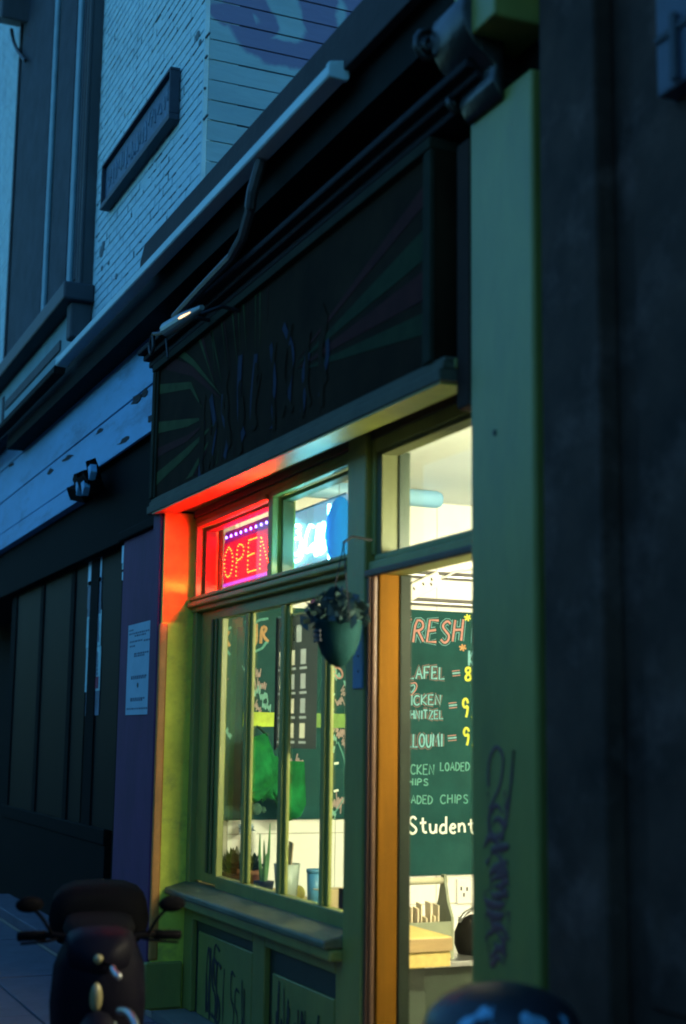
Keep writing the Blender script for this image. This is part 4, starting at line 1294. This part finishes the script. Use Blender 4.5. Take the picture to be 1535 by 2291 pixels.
for px, py, r0, r1 in ((628, 20, .24, .46), (742, 30, .13, .27), (850, 10, .1, .26), (560, 40, .06, .2), (690, 128, .0, .10), (500, 30, .0, .10)):
    c_ = at(px, py, X=HX1)
    ds = pn.new('ShaderNodeVectorMath')
    ds.operation = 'DISTANCE'
    ds.inputs[1].default_value = c_
    pl_.new(geo.outputs['Object'], ds.inputs[0])
    wob = pn.new('ShaderNodeMath')
    wob.operation = 'MULTIPLY_ADD'
    wob.inputs[1].default_value = .16
    pl_.new(nzm.outputs[0], wob.inputs[0])
    pl_.new(ds.outputs['Value'], wob.inputs[2])
    lo = pn.new('ShaderNodeMapRange')
    lo.interpolation_type = 'SMOOTHSTEP'
    lo.inputs[1].default_value, lo.inputs[2].default_value = r0 + .05, r0 + .09
    hi = pn.new('ShaderNodeMapRange')
    hi.interpolation_type = 'SMOOTHSTEP'
    hi.inputs[1].default_value, hi.inputs[2].default_value = r1 + .05, r1 + .09
    hi.inputs[3].default_value, hi.inputs[4].default_value = 1, 0
    pl_.new(wob.outputs[0], lo.inputs[0])
    pl_.new(wob.outputs[0], hi.inputs[0])
    mu = pn.new('ShaderNodeMath')
    mu.operation = 'MULTIPLY'
    pl_.new(lo.outputs[0], mu.inputs[0])
    pl_.new(hi.outputs[0], mu.inputs[1])
    if acc is None:
        acc = mu
    else:
        m2 = pn.new('ShaderNodeMath')
        m2.operation = 'MAXIMUM'
        pl_.new(acc.outputs[0], m2.inputs[0])
        pl_.new(mu.outputs[0], m2.inputs[1])
        acc = m2
pb = pn['Principled BSDF']
src = pb.inputs['Base Color'].links[0].from_socket
mxp = pn.new('ShaderNodeMix')
mxp.data_type = 'RGBA'
sc_ = pn.new('ShaderNodeMath')
sc_.operation = 'MULTIPLY'
sc_.inputs[1].default_value = .82
pl_.new(acc.outputs[0], sc_.inputs[0])
pl_.new(sc_.outputs[0], mxp.inputs[0])
pl_.new(src, mxp.inputs[6])
mxp.inputs[7].default_value = (0.10, 0.085, 0.22, 1)
pl_.new(mxp.outputs[2], pb.inputs['Base Color'])
# tall window bay with sill and spandrel
wn = bx('window_frame', m_winframe, hs, WX0, WX1, 2.66, 2.76, 5.35, 12, .01)
for px in (118, 172):
    p = at(px, 300, Y=2.65)
    MB().box(p.x - .07, p.x + .07, 2.625, 2.659, 5.5, 12).build('mullion_bead', m_bead, wn, .012)
cols = [WX0 + .25, at(118, 300, Y=2.65).x - .2, at(118, 300, Y=2.65).x + .2, at(172, 300, Y=2.65).x - .2, at(172, 300, Y=2.65).x + .2, WX1 - .3]
for i in range(3):
    MB().box(cols[2 * i], cols[2 * i + 1], 2.645, 2.661, 5.6, 11.8).build('window_pane', m_sashdark, wn)
for x in (WX0 + .08, WX1 - .14, WX1 - .04):
    MB().box(x, x + .05, 2.63, 2.661, 5.4, 12).build('jamb_moulding', m_winframe, wn, .012)
bx('window_sill', mat('dark_sill', (.02, .028, .04), .6, .2, 6), hs, WX0 - .15, WX1 + .12, 2.48, 2.75, 5.30, 5.46, .02)
# dark stepped drip below sill's right end
bx('sill_bracket', m_winframe, hs, WX1 - .1, WX1 + .06, 2.56, 2.75, 4.98, 5.30, .02)
sp_ = bx('spandrel_panel', m_spandrel, hs, WX0 - .1, WX1 - .1, 2.62, 2.75, 4.62, 5.30, .01)
MB().box(WX0 + .5, WX1 - .55, 2.605, 2.622, 5.02, 5.12).build('panel_moulding', m_winframe, sp_, .01)
MB().box(WX0 + .3, WX0 + .4, 2.605, 2.622, 4.65, 5.2).build('panel_moulding', m_winframe, sp_, .01)
# hood bracket at upper left with hanging cable
h0 = at(10, 45, Y=2.55)
MB().hexa([(h0.x - .1, 2.35, h0.z), (WX1 - 3.2, 2.35, h0.z - .5), (WX1 - 3.2, 2.75, h0.z - .5), (h0.x - .1, 2.75, h0.z),
           (h0.x + .3, 2.35, h0.z + 1.5), (WX1 - 3.2, 2.35, h0.z + 1.5), (WX1 - 3.2, 2.75, h0.z + 1.5), (h0.x + .3, 2.75, h0.z + 1.5)]).build('hood_bracket', m_winframe, hs, .02)
MB().tube(smooth_path([at(x, y, Y=2.6) for x, y in ((26, 66), (30, 92), (40, 115), (57, 136))], 2), .022, 6).build('slack_cable', m_cable, hs)
# rusty old fixings in the brickwork
for px, py, r in ((229, 548, .03), (226, 562, .045), (241, 588, .018), (226, 600, .02), (258, 618, .022), (440, 80, .03), (445, 95, .02)):
    p = at(px, py, Y=BY - .012)
    MB().ball((p.x, BY - .004, p.z), r, 8, 5, (1.6, .35, 1.2)).build('iron_fixing', m_gap, hs)
# gutter upstand / lead strip below brick
bx('lead_flashing', m_lead, hs, -20, -8.9, 2.46, 2.75, 4.56, 4.64, .006)
# fascia boards over the dark shopfront
fb = bx('fascia_backing', m_peel, hs, -20, -8.87, 2.625, 2.75, 3.70, 4.62, 0)
for z0, z1, xr in ((4.352, 4.63, -8.87), (4.0, 4.345, -8.87), (3.66, 3.992, -8.87)):
    MB().hexa([(-20, 2.60, z0), (xr, 2.60, z0 + .012), (xr, 2.626, z0 + .012), (-20, 2.626, z0), (-20, 2.604, z1), (xr, 2.604, z1 + .008), (xr, 2.626, z1 + .008), (-20, 2.626, z1)]).build('plank', m_fascia, fb, .003)
MB().hexa([(-20, 2.585, 3.485), (-11.25, 2.585, 3.485), (-11.25, 2.70, 3.485), (-20, 2.70, 3.485), (-20, 2.59, 3.652), (-11.25, 2.59, 3.652), (-11.25, 2.70, 3.652), (-20, 2.70, 3.652)]).build('plank', m_fascia, fb, .004)
# rotten patches and splits on the boards
random.seed(9)
mb = MB()
for px, py, w, h in ((305, 893, 16, 14), (322, 880, 10, 10), (150, 1025, 14, 7), (222, 965, 10, 6), (112, 1055, 8, 7), (338, 935, 14, 10), (278, 985, 18, 8), (25, 1040, 8, 5), (60, 1180, 8, 3), (30, 1205, 12, 4)):
    c = at(px, py, Y=2.598)
    pts = []
    for k in range(9):
        a = k * 2 * math.pi / 9
        q = at(px + w * random.uniform(.5, 1.1) * math.cos(a), py + h * random.uniform(.5, 1.1) * math.sin(a) - w * .5 * math.cos(a), Y=2.598)
        pts.append(q)
    MB().prism(pts, (0, .004, 0)).build('rot_patch', m_peel, fb)
# carved console bracket, broken
cb_ = at(205, 1075, Y=2.56)
mb = MB()
random.seed(14)
for k in range(12):
    p = cb_ + Vector((random.uniform(-.45, .35), random.uniform(-.04, .04), random.uniform(-.09, .09)))
    mb.obox(p, Vector((random.uniform(.05, .11), random.uniform(-.04, .04), random.uniform(-.03, .04))), Vector((random.uniform(-.02, .02), .04, .02)), Vector((random.uniform(-.02, .02), -.02, random.uniform(.03, .06))))
mb.build('console_bracket', m_dark, hs, .004)
mb = MB()
for dx, dz, w in ((.02, -.06, .075), (.22, .03, .07), (-.18, -.03, .05)):
    w *= .75
    p = cb_ + Vector((dx, -.075, dz))
    MB().prism([p + Vector((-w, 0, .04)), p + Vector((w * .6, 0, .05)), p + Vector((w, 0, -.01)), p + Vector((0, 0, -.07))], (0, .05, .0)).build('console_carving', m_fascia, hs, .004)
# dark lintel, navy pilaster and recessed door
bx('shop_lintel', m_dark, hs, -20, -8.87, 2.66, 2.78, 3.02, 3.72, .01)
bx('shop_pilaster', m_night, hs, -9.93, -8.535, 2.62, 2.85, .012, 3.0, .01)
bx('shop_pilaster_edge', m_night, hs, -8.70, -8.535, 2.482, 2.62, .012, 3.0, .01)
bx('pilaster_cap', m_dark, hs, -9.98, -8.705, 2.585, 2.85, 2.99, 3.06, .012)
bx('recess_floor_step', m_pave, hs, -14.2, -9.93, 2.46, 3.4, .012, .10, .01)
bx('recess_wall', m_dark, hs, -20, -9.93, 3.40, 3.5, 0, 3.1, 0)
bx('recess_soffit', m_dark, hs, -20, -9.93, 2.78, 3.4, 3.02, 3.1, 0)
dj = [(-9.96, -10.08), (-10.22, -10.42), (-11.12, -11.4), (-11.95, -12.1), (-13.2, -13.35), (-14.5, -14.75)]
for a, b in dj:
    bx('shopfront_stile', m_dark, hs, b, a, 2.742, 2.80, .012, 3.02, .012)
bx('shopfront_rail', m_dark, hs, -14.75, -10.62, 2.73, 2.79, .80, .92, .01)
bx('stall_board', m_dark, hs, -20, -10.62, 2.74, 2.79, .012, .80, .006)
g1 = bx('shop_pane', m_darkwin, hs, -11.12, -10.42, 2.755, 2.762, .92, 3.02, 0)
for a, b in ((-11.95, -11.5), (-13.2, -12.1), (-14.5, -13.35)):
    bx('shop_pane', m_darkwin, hs, a, b, 2.755, 2.762, .92, 3.02, 0)
# bills stuck inside the pane
nb = thing('window_bills', 'column of pale blue bills pasted on the narrow dark shop window', 'poster', (-10.9, 2.75, 1.6))


def bill(px0, px1, py0, py1, m, off):
    a_, b_ = at(px0, py0, Y=2.752 - off), at(px1, py1, Y=2.752 - off)
    MB().box(a_.x, b_.x, 2.750 - off, 2.752 - off, b_.z, a_.z).build('bill', m, nb)


m_billA = mat('pale_blue_bill_and_glint', (.6, .85, .9), .6, .1, 5)
m_billB = mat('teal_bill_and_glint', (.36, .62, .6), .6, .3, 20)
m_billC = mat('dim_bill_and_glint', (.10, .15, .2), .6, .4, 14)
bill(200, 227, 1238, 1300, m_billA, 0)
bill(198, 226, 1302, 1352, m_billC, 0)
bill(197, 226, 1355, 1372, m_billC, .0005)
bill(196, 225, 1374, 1444, m_billB, 0)
bill(194, 223, 1452, 1545, m_billB, .0005)
bill(201, 220, 1516, 1540, m_red, .003)
bill(193, 221, 1547, 1600, m_billC, 0)
for py in range(1385, 1440, 8):
    bill(199, 221, py, py + 3, m_billC, .003)
for py in range(1462, 1512, 9):
    bill(198, 219, py, py + 4, m_billC, .003)
# pale slivers painting the reflections on a glass edge beside the pilaster
gs = thing('painted_reflections', 'thin vertical strip of painted pale reflections beside the navy pilaster', 'painted reflection', (-10.0, 2.7, 1.7))
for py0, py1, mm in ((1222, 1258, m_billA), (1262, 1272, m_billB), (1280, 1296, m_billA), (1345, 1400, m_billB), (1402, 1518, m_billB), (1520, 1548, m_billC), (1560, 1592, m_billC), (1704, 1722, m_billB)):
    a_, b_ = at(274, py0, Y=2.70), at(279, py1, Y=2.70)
    MB().box(a_.x, a_.x + .05, 2.698, 2.712, b_.z, a_.z).build('reflection_sliver', mm, gs)
# notice on the navy pilaster
no = thing('notice', 'white paper notice with printed lines taped to the navy pilaster', 'notice', (-9.4, 2.615, 1.75))
a_, b_ = at(288, 1400, Y=2.614), at(333, 1598, Y=2.614)
bx('sheet', m_paper, no, a_.x, b_.x, 2.613, 2.6145, b_.z, a_.z, 0)
W_ = b_.x - a_.x
H_ = a_.z - b_.z
random.seed(31)
mb = MB()
for t_, l_, r_ in ((.06, .05, .25), (.10, .05, .9), (.13, .3, .8), (.19, .1, .6), (.20, .7, .95), (.24, .1, .25), (.33, .3, .9), (.355, .3, .7), (.58, .2, .85), (.60, .2, .8), (.82, .2, .8), (.84, .2, .7), (.93, .05, .9)):
    x = a_.x + W_ * l_
    while x < a_.x + W_ * r_:
        w = random.uniform(.02, .05)
        mb.box(x, min(x + w, a_.x + W_ * .97), 2.6122, 2.6128, a_.z - H_ * t_ - .008, a_.z - H_ * t_ + .004)
        x += w + .014
mb.build('printed_lines', m_ink, no)
p = at(308, 1533, Y=2.612)
MB().lathe((p.x, 2.6118, p.z), [(.018, 0), (.018, .001)], 14, 'y').build('printed_dot', m_hole, no)
# cast plaque on the bricks
pq = thing('wall_plaque', 'dark cast street plaque with worn relief on the pale brick wall', 'plaque', (-10.3, 2.73, 6.0))
PX0, PX1, PZ0, PZ1 = -11.27, -9.32, 6.02, 6.345
bx('plate', m_plaque, pq, PX0, PX1, 2.70, 2.742, PZ0, PZ1, .006)
for a, b, c, d in ((PX0 - .02, PX1 + .02, PZ1, PZ1 + .025), (PX0 - .02, PX1 + .02, PZ0 - .05, PZ0), (PX0 - .02, PX0, PZ0, PZ1), (PX1, PX1 + .02, PZ0, PZ1)):
    bx('rim', m_plaqueb, pq, a, b, 2.665, 2.742, c, d, .006)
mb = MB()
random.seed(8)
for k in range(22):
    x = PX0 + .12 + k * .08
    pts = [(x + random.uniform(-.03, .03), 2.698, PZ0 + .07 + random.uniform(0, .2)) for _ in range(5)]
    mb.tube(smooth_path(pts, 2), .011, 6, flat=((0, -1, 0), .5))
mb.build('worn_relief', mat('relief_paint', (.05, .12, .19), .5, .3, 12), pq)

# ------------------------------------------------------------------ building on the right
rbd = thing('corner_building', 'dark painted shopfront rising close on the right of the café post', 'building', (-2, 2.4, 0))
bx('wall', m_rwall, rbd, -4.09, 3.0, 2.55, 3.2, 0.0, 4.55, 0)
bx('pier', m_rwall, rbd, -4.0, -3.66, 2.47, 2.55, .012, 4.2, .012)
bx('plinth', m_rwall, rbd, -3.66, 3.0, 2.48, 2.55, .012, .75, .012)
for x0 in (-3.55, -2.85, -2.15):
    bx('wall_panel', m_rwall, rbd, x0, x0 + .62, 2.535, 2.55, .85, 4.1, .012)
q0, q1 = at(1484, 30, Y=2.5), at(1600, 150, Y=2.5)
uw = bx('upper_window', mat('upper_window_paint', (.045, .06, .09), .55, .3, 5), rbd, q0.x, q1.x, 2.47, 2.55, q1.z, 4.1, .008)
for px in (1508,):
    a_ = at(px, 100, Y=2.46)
    MB().box(a_.x - .015, a_.x + .012, 2.45, 2.469, q1.z + .01, 3.75).build('window_bar', m_winframe, uw, .006)
MB().box(q0.x, q1.x, 2.460, 2.469, at(1500, 66, Y=2.46).z - .012, at(1500, 66, Y=2.46).z + .012).build('window_bar', m_winframe, uw, .006)

# ------------------------------------------------------------------ litter bin in the foreground
bc = Vector((-3.50, 2.02, 0))
lb = thing('litter_bin', 'black dome-topped litter bin sprayed with blue graffiti by the café post', 'litter bin', tuple(bc))
BR, TOP = .215, .955
MB().lathe((bc.x, bc.y, .012), [(BR * .92, 0), (BR * .95, .03), (BR, .06), (BR, .76), (BR * 1.04, .77), (BR * 1.04, .82), (BR, .825)], 32).build('drum', m_bin, lb, smooth=False)
prof = [(BR * 1.0, .83)] + [(BR * math.cos(a), .83 + (TOP - .83) * math.sin(a)) for a in [k * math.pi / 20 for k in range(1, 10)]] + [(.005, TOP)]
MB().lathe((bc.x, bc.y, 0), prof, 32).build('dome_lid', m_bin, lb, smooth=True)
mb = MB()
ca = math.atan2(-bc.y, -bc.x)


def skin(z):
    if z > .825:
        return BR * math.sqrt(max(.02, 1 - min(.98, (z - .83) / (TOP - .83)) ** 2)) + .004
    return BR * (1.045 if z > .765 else 1.0) + .003


for pts, w in (([(-.62, .72), (-.60, .85), (-.42, .905), (-.24, .87), (-.22, .79), (-.36, .76), (-.47, .81)], .022), ([(-.12, .80), (.03, .87), (.16, .85), (.28, .80)], .022), ([(.15, .905), (.36, .905), (.62, .85), (.85, .77)], .017),
               ([(-.95, .89), (-.85, .85), (-.92, .80), (-.82, .75)], .011), ([(-.08, .74), (.2, .76), (.5, .74)], .016), ([(-.7, .69), (-.3, .68), (.3, .70)], .014)):
    P = smooth_path([Vector((u, v, 0)) for u, v in pts], 3)
    mb.tube([(bc.x + skin(q.y) * math.cos(ca - q.x), bc.y + skin(q.y) * math.sin(ca - q.x), q.y) for q in P], w, 6, taper=[.7 + .3 * math.sin(k * .9) for k in range(len(P))])
for i, v in enumerate(mb.v):
    d = Vector((v[0] - bc.x, v[1] - bc.y, 0)).normalized() * (skin(min(v[2], TOP - .004)) + .0002 * (i % 6))
    mb.v[i] = (bc.x + d.x, bc.y + d.y, min(v[2], TOP - .004))
mb.build('spray_graffiti', m_binpaint, lb)

# ------------------------------------------------------------------ parked scooter, seen end-on at the lower left
sc0 = Vector((-6.15, 1.58, 0.0))
mo = thing('motor_scooter', 'dark navy motor scooter with a black top box parked outside the café', 'motor scooter', tuple(sc0))
fwd = Vector((.97, -.24, 0)).normalized()
sid = Vector((-fwd.y, fwd.x, 0))


def sp3(f, s, z): return sc0 + fwd * f + sid * s + Vector((0, 0, z))


def sring(mb, secs, n=16):
    vs, fs = [], []
    for f, w, zc, h in secs:
        for k in range(n):
            a = 2 * math.pi * k / n
            ca_, sa_ = math.cos(a), math.sin(a)
            vs.append(sp3(f, w * math.copysign(abs(ca_) ** .7, ca_), zc + h * math.copysign(abs(sa_) ** .7, sa_)))
    m_ = len(secs)
    for i in range(m_ - 1):
        for k in range(n):
            fs.append((i * n + k, i * n + (k + 1) % n, (i + 1) * n + (k + 1) % n, (i + 1) * n + k))
    fs.append(tuple(range(n))[::-1])
    fs.append(tuple((m_ - 1) * n + k for k in range(n)))
    return mb.add(vs, fs)


sring(MB(), [(-.85, .06, .62, .05), (-.7, .15, .6, .13), (-.4, .19, .55, .17), (-.1, .17, .48, .15), (.0, .13, .4, .1)]).build('body_shell', m_scoot, mo, smooth=True)
sring(MB(), [(-.75, .10, .77, .02), (-.6, .15, .77, .045), (-.3, .16, .76, .05), (0, .12, .74, .04), (.08, .06, .73, .02)]).build('seat', m_rubber, mo, smooth=True)
sring(MB(), [(.28, .16, .53, .25), (.36, .19, .56, .28), (.44, .14, .58, .24), (.50, .05, .60, .12)]).build('leg_shield', m_scoot, mo, smooth=True)
sring(MB(), [(-.1, .15, .27, .03), (.15, .16, .25, .03), (.34, .16, .27, .04)]).build('footboard', m_scoot, mo, smooth=True)
sring(MB(), [(.26, .09, .74, .05), (.34, .15, .76, .09), (.45, .12, .74, .08), (.51, .04, .72, .03)]).build('headset', m_scoot, mo, smooth=True)
for f in (.62, -.62):
    rng = [sp3(f + .2 * math.cos(a), 0, .232 + .2 * math.sin(a)) for a in [2 * math.pi * k / 28 for k in range(28)]]
    w_ = MB().tube(rng, .045, 10, closed=True).build('wheel', m_rubber, mo, smooth=True)
    mb = MB()
    for k in range(5):
        a = 2 * math.pi * k / 5
        mb.tube([sp3(f, 0, .232), sp3(f + .17 * math.cos(a), 0, .232 + .17 * math.sin(a))], .016, 6)
    mb.build('rim', m_lamp, w_)
rng = [sp3(.62 + .265 * math.cos(a), 0, .232 + .265 * math.sin(a)) for a in [R(20 + 140 * k / 12) for k in range(13)]]
MB().tube(rng, .07, 10, flat=None).build('front_fender', m_scoot, mo, smooth=True)
MB().tube([sp3(.58, .07, .25), sp3(.42, .05, .6), sp3(.38, 0, .8)], .022, 8).build('fork', m_lamp, mo, smooth=True)
MB().tube([sp3(.26, -.30, .80), sp3(.31, -.20, .81), sp3(.35, -.10, .80), sp3(.36, 0, .78), sp3(.35, .10, .80), sp3(.31, .20, .81), sp3(.26, .30, .80)], .014, 8).build('handlebar', m_rubber, mo, smooth=True)
for s in (-1, 1):
    MB().tube([sp3(.30, s * .22, .807), sp3(.26, s * .30, .80), sp3(.25, s * .325, .797)], .02, 10).build('grip', m_rubber, mo, smooth=True)
    MB().tube(smooth_path([sp3(.36, s * .17, .80), sp3(.40, s * .22, .795), sp3(.37, s * .31, .785)], 1), .006, 6).build('brake_lever', m_rubber, mo)
    MB().tube(smooth_path([sp3(.32, s * .19, .81), sp3(.34, s * .23, .88), sp3(.32, s * .27, .915)], 1), .007, 6).build('mirror_stem', m_rubber, mo)
    MB().ball(sp3(.32, s * .285, .93), .05, 12, 8, (.5, 1.15, .65)).build('mirror', m_rubber, mo, smooth=True)
q = at(215, 2232, Y=1.45)
MB().ball(q, .026, 12, 8, (1, 1, 2.2)).build('indicator', m_lens, mo, smooth=True)
MB().tube([q, q.lerp(sp3(.1, -.1, q.z - .02), .5), sp3(.2, -.05, q.z - .04)], .012, 6).build('indicator_stalk', m_rubber, mo)
q = at(220, 2146, Y=1.45)
MB().ball(q, .02, 10, 7, (1.2, 1, 1)).build('mirror_edge', m_lens, mo, smooth=True)
MB().tube([q, q + Vector((.06, .05, -.03)), sp3(.34, -.12, .78)], .008, 6).build('mirror_stem', m_rubber, mo)
tb = sring(MB(), [(-1.02, .16, .76, .10), (-.97, .23, .77, .14), (-.55, .23, .77, .14), (-.48, .16, .76, .10)]).build('top_box', m_rubber, mo, smooth=True)
MB().tube([sp3(-.55, .1, .62), sp3(-.6, .08, .84)], .012, 6).build('rack', m_cable, mo)
# chrome trim that catches the sky
MB().tube(smooth_path([at(x, y, Y=1.42) for x, y in ((268, 2262), (284, 2262), (298, 2278), (306, 2300), (310, 2320))], 2), .013, 8).build('chrome_trim', m_chrome, mo, smooth=True)
MB().tube(smooth_path([at(x, y, Y=1.42) for x, y in ((252, 2166), (256, 2176), (266, 2186))], 1), .011, 8).build('chrome_trim', m_chrome, mo, smooth=True)
